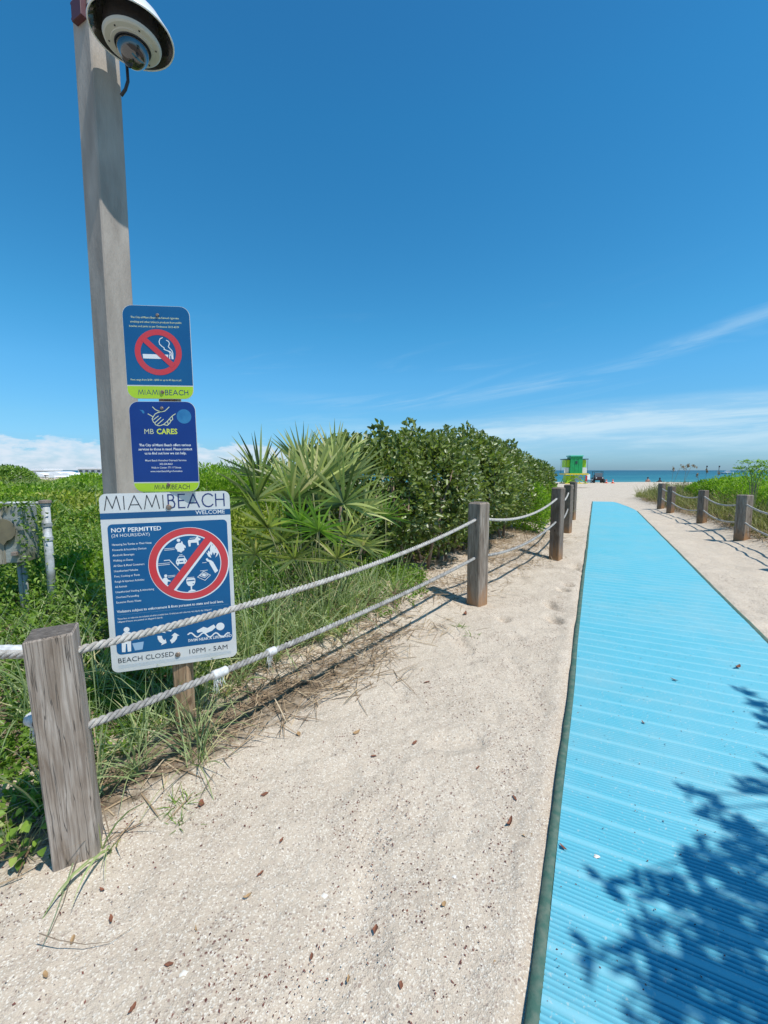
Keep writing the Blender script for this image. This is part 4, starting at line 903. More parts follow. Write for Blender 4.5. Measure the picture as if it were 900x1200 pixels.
pp([(146, 528), (158, 500), (178, 482), (200, 482), (212, 505), (236, 518), (232, 524), (208, 520), (204, 540), (188, 560), (182, 575), (160, 545), (152, 530)])
pp([(196, 585), (232, 545), (246, 525), (276, 518), (250, 552), (212, 602)])
nx()
pp([(576, 285), (590, 300), (598, 272), (612, 288), (616, 250), (636, 200), (640, 232), (660, 218), (666, 262), (686, 250), (682, 275), (700, 285), (686, 322), (662, 345), (676, 305), (660, 300), (652, 322), (640, 290), (626, 322), (612, 305), (622, 345), (596, 328)])
nx()
pp([(568, 350), (584, 342), (596, 358), (622, 368), (640, 385), (682, 470), (652, 490), (606, 402), (600, 380), (580, 372)])
nx()
for L in ([(484, 510), (542, 462), (606, 504), (552, 548)], [(504, 500), (540, 478), (585, 500), (550, 522)]): stroke(pic, [g9(*p) for p in L], .0028, Yp, closed=True)
pp([(520, 496), (542, 484), (570, 500), (548, 512)], y=Yp - .0002)
nx()
pp([(378, 520), (386, 512), (452, 514), (460, 522), (460, 555), (446, 580), (428, 588), (426, 618), (458, 630), (458, 638), (390, 640), (390, 632), (414, 620), (414, 588), (392, 580), (378, 556)])
nx()
for (x0, y0, x1) in ((195, 222, 288), (195, 235, 288), (130, 352, 236), (130, 366, 236), (212, 470, 280), (212, 482, 275), (430, 146, 485), (595, 212, 622), (535, 382, 575), (512, 455, 582), (326, 290, 356), (382, 506, 452)):
    m1 = MB(); stroke(m1, [g9(x0, y0), g9(x1, y0)], .0026 if y0 not in (290,) else .0035, Yp); m1.build('caption_line', M['print_white'], big)
det_ = MB()
def pd(L): poly(det_, [g9(*p) for p in L], -.0017)
pd([(310, 322), (322, 306), (366, 306), (374, 322)]); pd([(326, 345), (360, 345), (360, 355), (326, 355)]); c1 = g9(308, 350); disc(det_, *c1, .003, -.0017); c1 = g9(380, 350); disc(det_, *c1, .003, -.0017)
pd([(384, 530), (454, 530), (454, 540), (384, 540)]); c1 = g9(440, 566); disc(det_, *c1, .003, -.0017); pd([(430, 153), (478, 150), (476, 158), (432, 160)])
det_.build('pictogram_detail', M['blue'], big)
# bottom row: litter bin, recycling arrows, swimmer   (frame of an enlarged view, u = x, v = y fractions)
low = MB()
def lp(L): poly(low, [b9(*p) for p in L], -.0012)
lp([(190, 850), (192, 820), (205, 805), (232, 803), (258, 820), (286, 836), (282, 846), (252, 836), (240, 832), (242, 912), (224, 914), (220, 870), (214, 870), (212, 916), (194, 916), (192, 870)])
c1 = b9(217, 790); disc(low, *c1, .0135, -.0012); low.build('pictogram', M['print_white'], big); low = MB(); lp([(247, 868), (308, 858), (302, 902), (262, 908)]); low.build('pictogram', M['print_pale'], big); low = MB()
def arrow_ring(cx, cz, r):
    for k in range(3):
        a0 = 90 + 120 * k - 38; P = []
        for t in (0, .33, .66, 1): a = R(a0 + 62 * t); P.append((cx + r * 1.12 * math.cos(a), cz + r * 1.12 * math.sin(a)))
        ae = R(a0 + 88); am = R(a0 + 62); P += [(cx + r * 1.35 * math.cos(am), cz + r * 1.35 * math.sin(am)), (cx + r * .88 * math.cos(ae), cz + r * .88 * math.sin(ae)), (cx + r * .42 * math.cos(am), cz + r * .42 * math.sin(am))]
        for t in (1, .66, .33, 0): a = R(a0 + 62 * t); P.append((cx + r * .62 * math.cos(a), cz + r * .62 * math.sin(a)))
        poly(low, P, -.0012)
arrow_ring(*b9(437, 828), .043); low.build('recycling_arrows', M['print_white'], big); low = MB()
wv = [(552 + i * 10, 824 - 12 * math.sin(i * .86 + .3)) for i in range(25)]; stroke(low, [b9(*p) for p in wv], .0068, -.0012)
c1 = b9(738, 776); disc(low, *c1, .0215, -.0014); lp([(600, 800), (640, 778), (662, 785), (700, 765), (712, 780), (690, 800), (662, 812), (648, 818), (632, 806), (606, 812)])
low.build('pictogram', M['print_white'], big)
text(big, 'SWIM NEAR A LIFEGUARD', *b9(552, 864), .0215, M['print_white'], -.0012, .016, xs=.88)
text(big, 'BEACH CLOSED', *q(.045, .946), .037, M['print_black'], -.0012, -.006, xs=1.0)
text(big, '10PM - 5AM', *q(.590, .946), .037, M['print_black'], -.0012, -.006, xs=1.08)
for vv in (.962, .969, .976): 
    m1 = MB(); stroke(m1, [q(.05, vv), q(.95, vv)], .0009, -.0012); m1.build('fine_print_line', M['print_pale'], big)
bolt(big, *q(.51, .083), .0135); bolt(big, *q(.51, .94), .0135)

# --- no smoking sign
def band_sign(root, w_, h_, cut_, top_m):
    HW, HH = w_ / 2, h_ / 2; rad = .045
    plate(rrect(-HW, -HH, HW, HH, rad), .003, 'plate', M['white_metal'], root)
    m1 = MB(); poly(m1, rrect(-HW + .0015, -HH + cut_, HW - .0015, HH - .0015, (0, 0, rad, rad)), -.0006); m1.build('blue_panel', top_m, root)
    m1 = MB(); poly(m1, rrect(-HW + .0015, -HH + .0015, HW - .0015, -HH + cut_ - .006, (rad, rad, 0, 0)), -.0006); m1.build('lime_band', M['lime'], root)
    return HW, HH
s1 = signroot('no_smoking_sign', -1.1272, 2.0339, .1229, .0099, 'blue no smoking sign with lime band, topmost on the timber post')
w1, h1 = .3163, .4514; HW1, HH1 = band_sign(s1, w1, h1, .068, M['blue'])
def q1(u, v): return (-HW1 + u * w1, HH1 - v * h1)
def p1(x, y):  # from an enlarged view 900 x 1184 of the sign
    l = 25 + (y - 60) * .068; r_ = 762 + (y - 90) * .0625; tp = 60 + 30 * (x - l) / (r_ - l); u = (x - l) / (r_ - l); v = (y - tp) / (1118 - tp); return q1(u, v)
for i, s in enumerate(['The City of Miami Beach has banned cigarette', 'smoking and other tobacco products from public', 'beaches and parks as per Ordinance 2012-4339']): text(s1, s, *q1(.12 + (0, -.01, -.03)[i], .137 + i * .047), .0132, M['print_cream'], -.0012, .006, xs=.92)
rc = p1(428, 592); rr_ = .111
m1 = MB(); annulus(m1, *rc, rr_ * .755, rr_, -.0014, 64); m1.build('red_ring', M['red'], s1)
m1 = MB(); poly(m1, [p1(*p) for p in [(255, 610), (535, 618), (535, 668), (262, 660)]], -.001); poly(m1, [p1(*p) for p in [(546, 618), (556, 618), (558, 668), (548, 668)]], -.001); poly(m1, [p1(*p) for p in [(568, 620), (590, 622), (596, 668), (574, 668)]], -.001); m1.build('cigarette', M['print_white'], s1)
m1 = MB()
for L in ([(470, 428), (445, 440), (434, 470), (440, 500), (466, 525), (488, 540), (496, 562), (530, 575), (552, 590), (560, 625)], [(515, 458), (538, 470), (548, 495), (536, 530), (555, 550), (576, 572), (586, 600), (588, 625)], [(488, 556), (520, 572), (556, 582), (572, 602), (575, 625)]): stroke(m1, [p1(*p) for p in L], .0038, -.001)
m1.build('smoke_line', M['print_white'], s1)
m1 = MB(); dx, dz = math.cos(R(-44)), math.sin(R(-44)); stroke(m1, [(rc[0] - dx * rr_ * .86, rc[1] - dz * rr_ * .86), (rc[0] + dx * rr_ * .86, rc[1] + dz * rr_ * .86)], .026, -.0019); m1.build('red_slash', M['red'], s1)
text(s1, 'Fines range from $100 - $500 or up to 60 days in jail.', *q1(.06, .803), .0125, M['print_cream'], -.0012, .008, xs=.90)
m1 = MB(); z_ = q1(0, .955)[1]; strokes(m1, 'MIAMI', q1(.16, 0)[0], q1(.48, 0)[0], z_, .0235, .0022, -.001); m1.build('lettering', M['print_navy'], s1)
m1 = MB(); strokes(m1, 'BEACH', q1(.57, 0)[0], q1(.915, 0)[0], z_, .0235, .0030, -.001); m1.build('lettering', M['print_navy'], s1)
bolt(s1, *q1(.52, .10), .008); bolt(s1, *q1(.525, .925), .009)
# --- cares sign
s2 = signroot('outreach_sign', -1.1202, 1.5673, .0863, .0095, 'deep blue outreach sign with hand logo, between the other two signs')
w2, h2 = .3235, .4565; HW2, HH2 = band_sign(s2, w2, h2, .052, M['navy'])
def q2(u, v): return (-HW2 + u * w2, HH2 - v * h2)
def p2_(x, y):
    l = 48 + (y - 45) * .066; r_ = 785 + (y - 45) * .066; return q2((x - l) / (r_ - l), (y - 42) / 1020)
m1 = MB()
for L in ([(315, 103), (345, 132), (378, 148), (415, 155), (448, 150), (470, 132), (498, 104)], [(265, 180), (300, 200), (322, 215), (310, 235), (325, 270), (342, 285), (350, 300), (378, 312), (400, 312)], [(322, 212), (345, 180), (372, 166), (415, 158)],
          [(325, 245), (382, 202)], [(342, 278), (410, 218)], [(368, 300), (438, 238)], [(400, 312), (440, 296), (480, 262), (512, 225), (540, 198), (568, 180)], [(440, 300), (480, 308), (505, 285), (520, 258), (540, 240), (534, 214)], [(482, 262), (490, 300)], [(505, 238), (520, 262)]):
    stroke(m1, [p2_(*p) for p in L], .0036, -.001)
m1.build('hand_logo', M['print_cream'], s2)
text(s2, 'MB', *p2_(222, 404), .0370, M['print_cream'], -.0012, -.008, xs=.98)
text(s2, 'CARES', *p2_(362, 404), .0370, M['print_yellow'], -.0012, .03, xs=.94)
for i, s in enumerate(['The City of Miami Beach offers various', 'services to those in need. Please contact', 'us to find out how we can help.']): text(s2, s, 0.004, p2_(0, 542 + i * 46)[1], .0178, M['print_white'], -.0012, .018, 'CENTER', xs=.90)
for i, s in enumerate(['Miami Beach Homeless Outreach Services', '305.604.4663', 'Walk-in Center: 771 17 Street', 'www.miamibeachfl.gov/homeless']): text(s2, s, 0.003, p2_(0, 712 + i * 41)[1], .0132, M['print_white'], -.0012, .008, 'CENTER', xs=.90)
m1 = MB(); disc(m1, *p2_(665, 208), .036, -.0009, 32); m1.build('round_sticker', M['sticker'], s2)
m1 = MB(); poly(m1, [p2_(*p) for p in [(168, 132), (190, 138), (208, 136), (226, 160), (222, 178), (204, 172), (196, 154)]], -.0009); m1.build('sticker_scrap', M['sticker'], s2)
m1 = MB(); z_ = p2_(0, 1032)[1]; strokes(m1, 'MIAMI', p2_(335, 0)[0] - .027, p2_(510, 0)[0] - .018, z_, .0225, .0022, -.001); m1.build('lettering', M['print_black'], s2)
m1 = MB(); strokes(m1, 'BEACH', p2_(518, 0)[0] - .018, p2_(722, 0)[0] - .022, z_, .0225, .0026, -.001); m1.build('lettering', M['print_black'], s2)
bolt(s2, *p2_(418, 118), .0085); bolt(s2, *p2_(500, 978), .009)

# ------------------------------------------------------------------ concrete pole and camera
pc = at(129, 300, dist=2.95); ang = R(62); plx, ply = pc.x - .005, pc.y; pz0 = gz(plx, ply)
mb_ = MB(); wp = .178; a = wp / 2; b = .008; ring = [(-a, -a + b), (-a + b, -a), (a - b, -a), (a, -a + b), (a, a - b), (a - b, a), (-a + b, a), (-a, a - b)]
zs = [-.2, 0, 1, 2, 3, 4, 5.4]; V = [(x, y, z) for z in zs for (x, y) in ring]
mb_.add(V, [(i * 8 + j, i * 8 + (j + 1) % 8, (i + 1) * 8 + (j + 1) % 8, (i + 1) * 8 + j) for i in range(len(zs) - 1) for j in range(8)] + [tuple(range(48, 56))])
pole = empty('camera_pole', (plx, ply, pz0), ang, 'tall square grey concrete pole behind the stacked signs', 'pole')
mb_.build('shaft', M['concrete'], pole)
def strap(z, hgt, m='maroon'):
    s_ = MB(); e = a + .004; s_.box((0, 0, z), (2 * e, 2 * e, hgt)); s_.build('strap', M[m], pole, bevel=.002)
zc = at(118, 12, dist=2.95).z - pz0; strap(zc, .012); strap(zc - .085, .012)
s_ = MB(); s_.box((-a - .018, -.02, zc - .10), (.035, .10, .11)); s_.build('strap_buckle', M['maroon'], pole, bevel=.003)
Cc = at(155, 41, dist=2.78)
RD = .222
dome = empty('security_camera', Cc, 0, 'white dome security camera with wide sun hood hung on the pole', 'security camera')
m1 = MB(); m1.lathe([(.0, .30), (.045, .30), (.05, .22), (.075, .19), (.11, .15), (.165, .09), (.20, .035), (RD, .004), (RD + .003, -.003), (RD, -.010), (RD - .006, -.006)], sides=56); m1.build('hood', M['hood'], dome, smooth=True)
m1 = MB(); m1.lathe([(RD - .006, -.006), (.190, .03), (.165, .06), (.12, .085), (.05, .09), (.0, .09)], sides=56); m1.build('hood_lining', M['hood_in'], dome, smooth=True)
m1 = MB(); m1.lathe([(.153, -.038), (.149, -.052), (.140, -.058), (.112, -.060), (.110, -.066), (.092, -.068), (.088, -.06)], sides=48); m1.build('camera_housing', M['ring_plastic'], dome, smooth=False)
m1 = MB(); m1.lathe([(.146, .075), (.150, .03), (.1535, -.037)], sides=48); m1.build('dark_collar', M['hood_in'], dome, smooth=True)
m1 = MB(); m1.lathe([(.088, -.058)] + [(.087 * math.cos(R(t)), -.064 - .112 * math.sin(R(t))) for t in range(0, 91, 9)], sides=40); m1.build('smoked_dome', M['glass_dark'], dome, smooth=True)
m1 = MB(); m1.lathe([(.092, -.062), (.096, -.071), (.091, -.075), (.087, -.07)], sides=40); m1.build('dome_rim', M['black'], dome, smooth=True)
for k in range(6):
    an = R(60 * k + 15); rx = .124; s_ = MB(); s_.lathe([(.0045, -.0585), (.0045, -.0625), (0.0003, -.063)], (rx * math.cos(an), rx * math.sin(an), 0), 8); s_.build('screw', M['black'], dome)
dirp = Vector((plx, ply, 0)) - Vector((Cc.x, Cc.y, 0)); dl = dirp.length; dn = dirp.normalized()
m1 = MB(); m1.tube([Vector((0, 0, .28)), Vector((0, 0, .42)), dn * .06 + Vector((0, 0, .46)), dn * (dl - .08) + Vector((0, 0, .46))], .03, 12); m1.build('mount_arm', M['hood'], dome, smooth=True)
face = Vector((plx, ply, 0)) + Vector((math.sin(ang), -math.cos(ang), 0)) * 0
nrm_ = Vector((math.cos(R(62)), math.sin(R(62)), 0)); nf = Vector((nrm_.y, -nrm_.x, 0))
cb = MB(); c0 = at(146, 60, dist=2.86); c3 = at(142, 112, dist=2.86); cb.tube([c0 - Cc, at(149, 80, dist=2.85) - Cc, at(150, 95, dist=2.85) - Cc, at(147, 105, dist=2.86) - Cc, c3 - Cc], .009, 8); cb.build('cable', M['black'], dome, smooth=True)

# ------------------------------------------------------------------ weathered metal box and pipe rail at left
M['galv'] = mat('galvanised_metal', (.50, .52, .53), .5, (.26, .27, .26), 7, metal=.0, bump=.3, lo=.4, hi=.6)
M['galv_olive'] = mat('stained_metal', (.34, .36, .33), .6, (.17, .17, .11), 5, metal=.1, bump=.3, lo=.42, hi=.58)
M['olive'] = mat('faded_olive', (.20, .17, .10), .7, (.13, .11, .07), 8)
M['boxwood'] = wood('grey_box_wood', (.42, .38, .30), (.26, .23, .17))
bx = at(14, 640, dist=3.3); bz = gz(bx.x, bx.y)
eb = empty('equipment_box', (bx.x, bx.y, bz), R(12), 'old grey equipment box on pipe legs at the left edge', 'box')
T = lambda u, v, d=3.3: at(u, v, dist=d) - Vector((bx.x, bx.y, bz))
def bxz(u, v): p = at(u, v, dist=3.3); return (p.x - bx.x, p.z - bz)
x0, zt = bxz(9, 593); x1, zb = bxz(36, 657); x00 = bxz(-40, 600)[0]; xm = bxz(13, 600)[0]
m1 = MB(); m1.box(((x0 + x1) / 2, 0, (zt + zb) / 2), (x1 - x0, .20, zt - zb)); m1.build('metal_cabinet', M['galv_olive'], eb, bevel=.005)
for i in range(3):
    ww = (xm - x00) / 3; m1 = MB(); m1.box((x00 + ww * (i + .5) - .004, -.03 + random.uniform(-.003, .003), (zt + zb) / 2 - .01), (ww - .004, .16, zt - zb - .01)); m1.build('board', M['boxwood'], eb, bevel=.002)
# round plate hanging on the cabinet
cxp, czp = bxz(15, 619); m1 = MB(); pr = .085; P = [(cxp + pr * math.cos(R(a_)) * (1 if -60 < a_ < 240 else .8), czp + pr * math.sin(R(a_)) * (1 if a_ < 200 else 1.15)) for a_ in range(-70, 255, 13)] + [(cxp, czp - pr * 1.35)]
plo = [(p[0], p[1]) for p in P]; pl_ = plate(plo, .004, 'round_plate', M['olive'], eb); pl_.location = (0, -.128, 0)
m1 = MB(); m1.box((cxp - .09, -.135, czp + .05), (.12, .02, .03)); m1.build('bracket', M['black'], eb, bevel=.003)
m1 = MB(); m1.box((bxz(27, 650)[0], -.12, bxz(0, 646)[1]), (.035, .03, .028)); m1.build('latch', M['rust'], eb, bevel=.002)
for uu in (20, 25): xx = bxz(uu, 660)[0]; m1 = MB(); m1.tube([(xx, .02, -.05), (xx, .02, zb + .01)], .016, 10); m1.build('leg', M['galv'], eb, smooth=True)
xp = bxz(50, 640)[0]; ztp = bxz(0, 590)[1]
m1 = MB(); m1.tube([(xp, .02, -.05), (xp, .02, ztp)], .030, 14); m1.build('pipe_post', M['galv'], eb, smooth=True)
for zz in (ztp - .02, ztp - .19, ztp - .3): m1 = MB(); m1.tube([(xp, .02, zz), (xp, .02, zz + .03)], .036, 14); m1.build('pipe_collar', M['galv'], eb)
m1 = MB(); m1.lathe([(0, ztp + .025), (.042, ztp + .02), (.044, ztp), (.034, ztp - .004)], (xp, .02, 0), 16); m1.build('pipe_cap', M['rust'], eb)
m1 = MB(); m1.tube([(x00, -.02, zt + .025), (xp, .01, zt + .02)], .012, 8); m1.build('top_rail', M['galv'], eb, smooth=True)
# vine on the box: leaves along strings
vb = []
for i in range(520):
    t = random.random(); k = random.random()
    if k < .35: p = Vector((x00 + (xp - x00) * t, -.10 + random.uniform(-.03, .03), zt + .02 + random.gauss(0, .018)))
    elif k < .75: p = Vector((xp + random.gauss(-.035, .03), -.01 + random.uniform(-.05, .05), .0 + (ztp - .02) * t))
    else: p = Vector((x1 + random.gauss(.0, .02), -.11 + random.uniform(-.02, .04), zb - .1 + (zt - zb + .1) * t))
    vb.append(p)
vb = np.array([tuple(p) for p in vb]); k = len(vb); L_ = .026 * (.6 + .8 * rng.random(k))
vo = link('vine', leafmesh('vine', vb, rdir(k, 0), rdir(k, .2) + np.array([0, -1, 0]), L_, L_ * .6, M['cover'])); vo.location = (bx.x, bx.y, bz); vo.rotation_euler = (0, 0, R(12)); tag(vo, 'leafy vine creeping over the grey box and its pipe', 'vine', kind='stuff')

# ------------------------------------------------------------------ right side growth
for i, (uu, dd, r, tp_) in enumerate([(905, 10.2, 1.1, 1.14), (872, 12.0, 1.05, 1.18), (858, 14.5, .9, 1.12), (900, 14.0, 1.6, 1.36), (838, 16.5, .8, 1.06), (930, 8.4, 1.1, 1.05)]):
    p = at(uu, 551, dist=dd); z0 = gz(p.x, p.y); top = tp_ - z0
    bush('bright_shrub', ['bright yellow green shrub at the right edge behind the nearest post', 'rounded bright green shrub behind the second right post', 'bright green shrub behind the middle of the right fence', 'tallest green shrub at the right edge on the skyline', 'small bright green shrub near the sea oats', 'green shrub cut by the right picture edge beside the ropes'][i], 'shrub', (p.x, p.y, z0),
         [(p.x, p.y, z0 + top * .4, r, r, top * .6), (p.x + r * .5, p.y - .2, z0 + top * .35, r * .6, r * .6, top * .5), (p.x - r * .45, p.y + .2, z0 + top * .35, r * .6, r * .6, top * .5)],
         9000, .075, M['bright'], [(p.x, p.y, z0 + top * .8)], .015, aspect=.4, lump=.2, up=.5)
cover('ground_cover', 'olive dune growth at the foot of the right hand shrubs', (5, 34), (4, 27), 60000, .10, M['dune_leaf'], .36, .95, .4, 14, side='R')
M['olive_leaf'] = leafmat('olive_leaf', (.10, .11, .03), (.30, .30, .09), .6, .25, .3, (.42, .33, .16))
cover('dune_scrub', 'olive brown scrub crowding the right rope fence', (5, 16), (5, 24), 70000, .075, M['olive_leaf'], .62, .32, .32, 19, side='R', smax=1.9)
grassfield('dune_grass', 'brown and green grass standing behind the right rope fence', (4.5, 16), (4, 22), 60000, .66, .012, M['olive_grass'], .30, side='R', smax=2.6, droop=.8, dens=lambda x, y: .35 + .65 * sm(fbm(x / .8, y / .8, 66), .38, .6))
grassfield('dry_grass', 'straw coloured grass lying along the right fence', (4.5, 14), (4, 20), 60000, .40, .013, M['straw'], .22, side='R', smax=1.1, droop=1.6, spread=1.0)
grassfield('dune_grass', 'thin grass at the seaward end of the left hedge', (4.5, 13), (9, 22), 9000, .7, .010, M['grass'], .25, smax=1.6)
# sea oats
def oat(u, v, dist, label, lean):
    tp = at(u, v, dist=dist); z0 = gz(tp.x, tp.y); root = empty('sea_oat', (tp.x - lean * .35, tp.y, z0), 0, label, 'sea oat', 'sea oats on the right dune'); b = Vector((tp.x - lean * .35, tp.y, z0))
    top = tp - b; m1 = MB(); m1.tube([(0, 0, 0), (top.x * .3, 0, top.z * .55), top * .96, top + Vector((lean * .10, 0, -.02))], [.006, .005, .004, .003], 5); m1.build('stalk', M['straw_solid'], root)
    k = 48; t = rng.random(k); P = np.array([tuple(top)]) * (1 - 0 * t[:, None]) + np.stack([lean * .22 * t, rng.normal(size=k) * .02, -.10 * t ** 1.5 + .03 + rng.normal(size=k) * .025], -1)
    D = rng.normal(size=(k, 3)) * .6 + np.array([lean, 0, -.6]); L_ = np.full(k, .05)
    o = link('seed_head', leafmesh('seed_head', P, D, rdir(k, .1), L_, L_ * .4, M['oat'])); o.parent = root
M['straw_solid'] = mat('dry_stalk', (.28, .22, .12), .8); M['oat'] = leafmat('seed_head', (.22, .10, .05), (.50, .36, .22), .8, .15, .2)
for i, (u_, v_, d_, l_) in enumerate([(797, 547, 14.5, .9), (805, 545, 14.8, .3), (810, 546, 15.2, 1.0), (789, 549, 16, .1), (818, 556, 15.5, -.2), (828, 551, 16.5, .1), (842, 554, 17, .2)]):
    oat(u_, v_, d_, 'tall sea oat stalk with ' + ['a drooping reddish seed head, leftmost heavy one', 'an upright brown seed head beside the drooping one', 'a pale seed head bent to the right', 'a thin bare tip nearest the beach', 'a short head leaning left over the grass', 'a thin head against the water', 'a thin head farthest right'][i], l_)
# sprig with leaflets on the right skyline
p = at(884, 560, dist=9.6); z0 = gz(p.x, p.y); root = empty('leafy_sprig', (p.x, p.y, z0), 0, 'tall leafy sprig above the shrubs at the right edge', 'sapling')
P_, D_ = [], []
for (u_, v_) in [(868, 548), (876, 541), (884, 547), (892, 541), (898, 545), (880, 552), (893, 552), (905, 548)]:
    q_ = at(u_, v_, dist=9.6) - Vector((p.x, p.y, z0)); m1 = MB(); m1.tube([(0, 0, 0), (q_.x * .3, 0, q_.z * .75), q_], [.010, .007, .003], 5); m1.build('twig', M['stem'], root)
    for k in range(60): P_.append(tuple(q_ + Vector((random.gauss(0, .085), random.gauss(0, .06), random.gauss(0, .022))))); D_.append((random.gauss(0, 1), random.gauss(0, .6), random.gauss(-.1, .25)))
k = len(P_); o = link('foliage', leafmesh('foliage', np.array(P_), np.array(D_), rdir(k, 1.2), .065, .024, M['bright'])); o.parent = root; o['kind'] = 'stuff'

# ------------------------------------------------------------------ lifeguard tower, vehicle, cones, people, boats
PT = lambda n, c, r=.5, c2=None: M.setdefault(n, mat(n, c, r, c2, 3))
PT('tower_green', (.01, .36, .10), .5, (.012, .28, .08)); PT('tower_mint', (.10, .62, .42)); PT('tower_lime', (.36, .62, .01)); PT('tower_yellow', (.80, .58, .02)); PT('tower_white', (.72, .74, .74)); PT('tower_red', (.55, .04, .03)); PT('tower_dark', (.02, .06, .05)); PT('tower_blue', (.35, .50, .60))
tw = at(672.5, 566.3, dist=46.5); TX, TY = tw.x, tw.y; px = .0938
tr = empty('lifeguard_tower', (TX, TY, gz(TX, TY) - .05), R(-8), 'green and lime lifeguard tower standing at the water end of the beach', 'lifeguard tower')
def tb_(name, m, c, s, n=1, **k): m1 = MB(); m1.box(c, s); return m1.build(name, M[m], tr, bevel=.01, **k)
tr.scale = (.80, .85, 1); tb_('deck', 'tower_yellow', (0, .3, 1.08), (2.95, 2.9, .14))
for i in range(6):
    x = -.64 + i * .256; tb_('wall_board', 'tower_green', (x, -.75 + (.02 if i % 2 else 0), 2.05), (.25, .06, 1.8)) if i != 3 or True else None
tb_('hut_body', 'tower_green', (0, .1, 2.05), (1.50, 1.6, 1.75)); tb_('roof', 'tower_mint', (0, .1, 3.02), (1.66, 1.95, .12)); tb_('window', 'tower_dark', (-.02, -.80, 2.32), (.26, .05, .30)); 
for s in (-1, 1):
    tb_('side_wall', 'tower_lime', (s * 1.03, .35, 2.2), (.62, 1.5, .8)); tb_('side_roof', 'tower_dark', (s * 1.1, .35, 2.68), (.85, 2.1, .08)); tb_('railing_panel', 'tower_white', (s * 1.16, -.55 + .1, 1.48), (.58, .06, .58))
    for y in (-.95, 1.5):
        m1 = MB(); m1.tube([(s * 1.3, y, 0), (s * .75, y, 1.02)], .055, 6); m1.build('leg', M['tower_lime'], tr); m1 = MB(); m1.tube([(s * 1.35, y, 1.1), (s * 1.35, y, 2.66)], .022, 6); m1.build('railing_post', M['tower_dark'], tr)
    m1 = MB(); m1.tube([(s * 1.3, -.95, .1), (-s * .4, -.95, 1.0)], .05, 6); m1.build('cross_brace', M['tower_lime'], tr)
tb_('lattice_panel', 'tower_lime', (-.55, .2, .55), (1.3, 1.2, .75)); tb_('lattice_panel', 'tower_blue', (.35, -.55, .62), (.9, .06, .5)); tb_('skid', 'tower_yellow', (0, -.95, .06), (2.9, .16, .14)); tb_('skid', 'tower_yellow', (0, 1.5, .06), (2.9, .16, .14))
tb_('rescue_float', 'tower_red', (1.22, -1.08, .62), (.22, .12, .62)); tb_('rescue_board', 'tower_white', (.05, -.2, .55), (1.1, .4, .30))
M['tyre'] = mat('tyre', (.02, .02, .02), .8); M['glass'] = mat('windscreen', (.18, .22, .25), .1, spec=.8)
uv = at(700, 565.6, dist=49.5); vr = empty('utility_vehicle', (uv.x, uv.y, gz(uv.x, uv.y) - .02), R(-15), 'small dark red roofed beach buggy parked right of the lifeguard tower', 'buggy')
def vb_(name, m, c, s): m1 = MB(); m1.box(c, s); return m1.build(name, m, vr, bevel=.02)
M['uv_body'] = mat('buggy_body', (.05, .02, .02), .4); vb_('body', M['uv_body'], (0, 0, .48), (1.0, 1.5, .34)); vb_('bonnet', M['uv_body'], (0, -.75, .55), (.9, .5, .26)); vb_('roof', M['tower_dark'], (0, .1, 1.30), (1.02, 1.2, .06))
vb_('windscreen', M['glass'], (0, -.48, .93), (.80, .03, .50)); vb_('seat', M['black'], (0, .1, .75), (.8, .35, .35))
for sx in (-1, 1):
    for y in (-.5, .65): m1 = MB(); m1.tube([(sx * .46, y, .6), (sx * .46, y * .8, 1.28)], .025, 6); m1.build('roof_post', M['black'], vr)
    for y in (-.7, .55): m1 = MB(); m1.tube([(sx * .42, y, .24), (sx * .60, y, .24)], .24, 14); m1.build('wheel', M['tyre'], vr)
    m1 = MB(); m1.tube([(sx * .33, -1.0, .6), (sx * .33, -1.02, .6)], .07, 10); m1.build('headlight', M['tower_white'], vr)
M['cone'] = mat('cone_orange', (.75, .10, .03), .5)
for i, (u_, v_, lb) in enumerate([(710.5, 565, 'small orange red cone nearer the buggy'), (718, 566.5, 'orange red cone farther right of the buggy')]):
    c = at(u_, v_, dist=47.5); r_ = empty('traffic_cone', (c.x, c.y, gz(c.x, c.y) - .01), 0, lb, 'cone', 'cones on the beach'); m1 = MB(); m1.lathe([(.13, .04), (.05, .40), (.03, .44), (0, .44)], sides=14); m1.build('cone_body', M['cone'], r_); m1 = MB(); m1.box((0, 0, .02), (.34, .34, .04)); m1.build('base', M['cone'], r_)
    m1 = MB(); m1.lathe([(.098, .19), (.074, .29)], sides=14); m1.build('white_collar', M['tower_white'], r_)
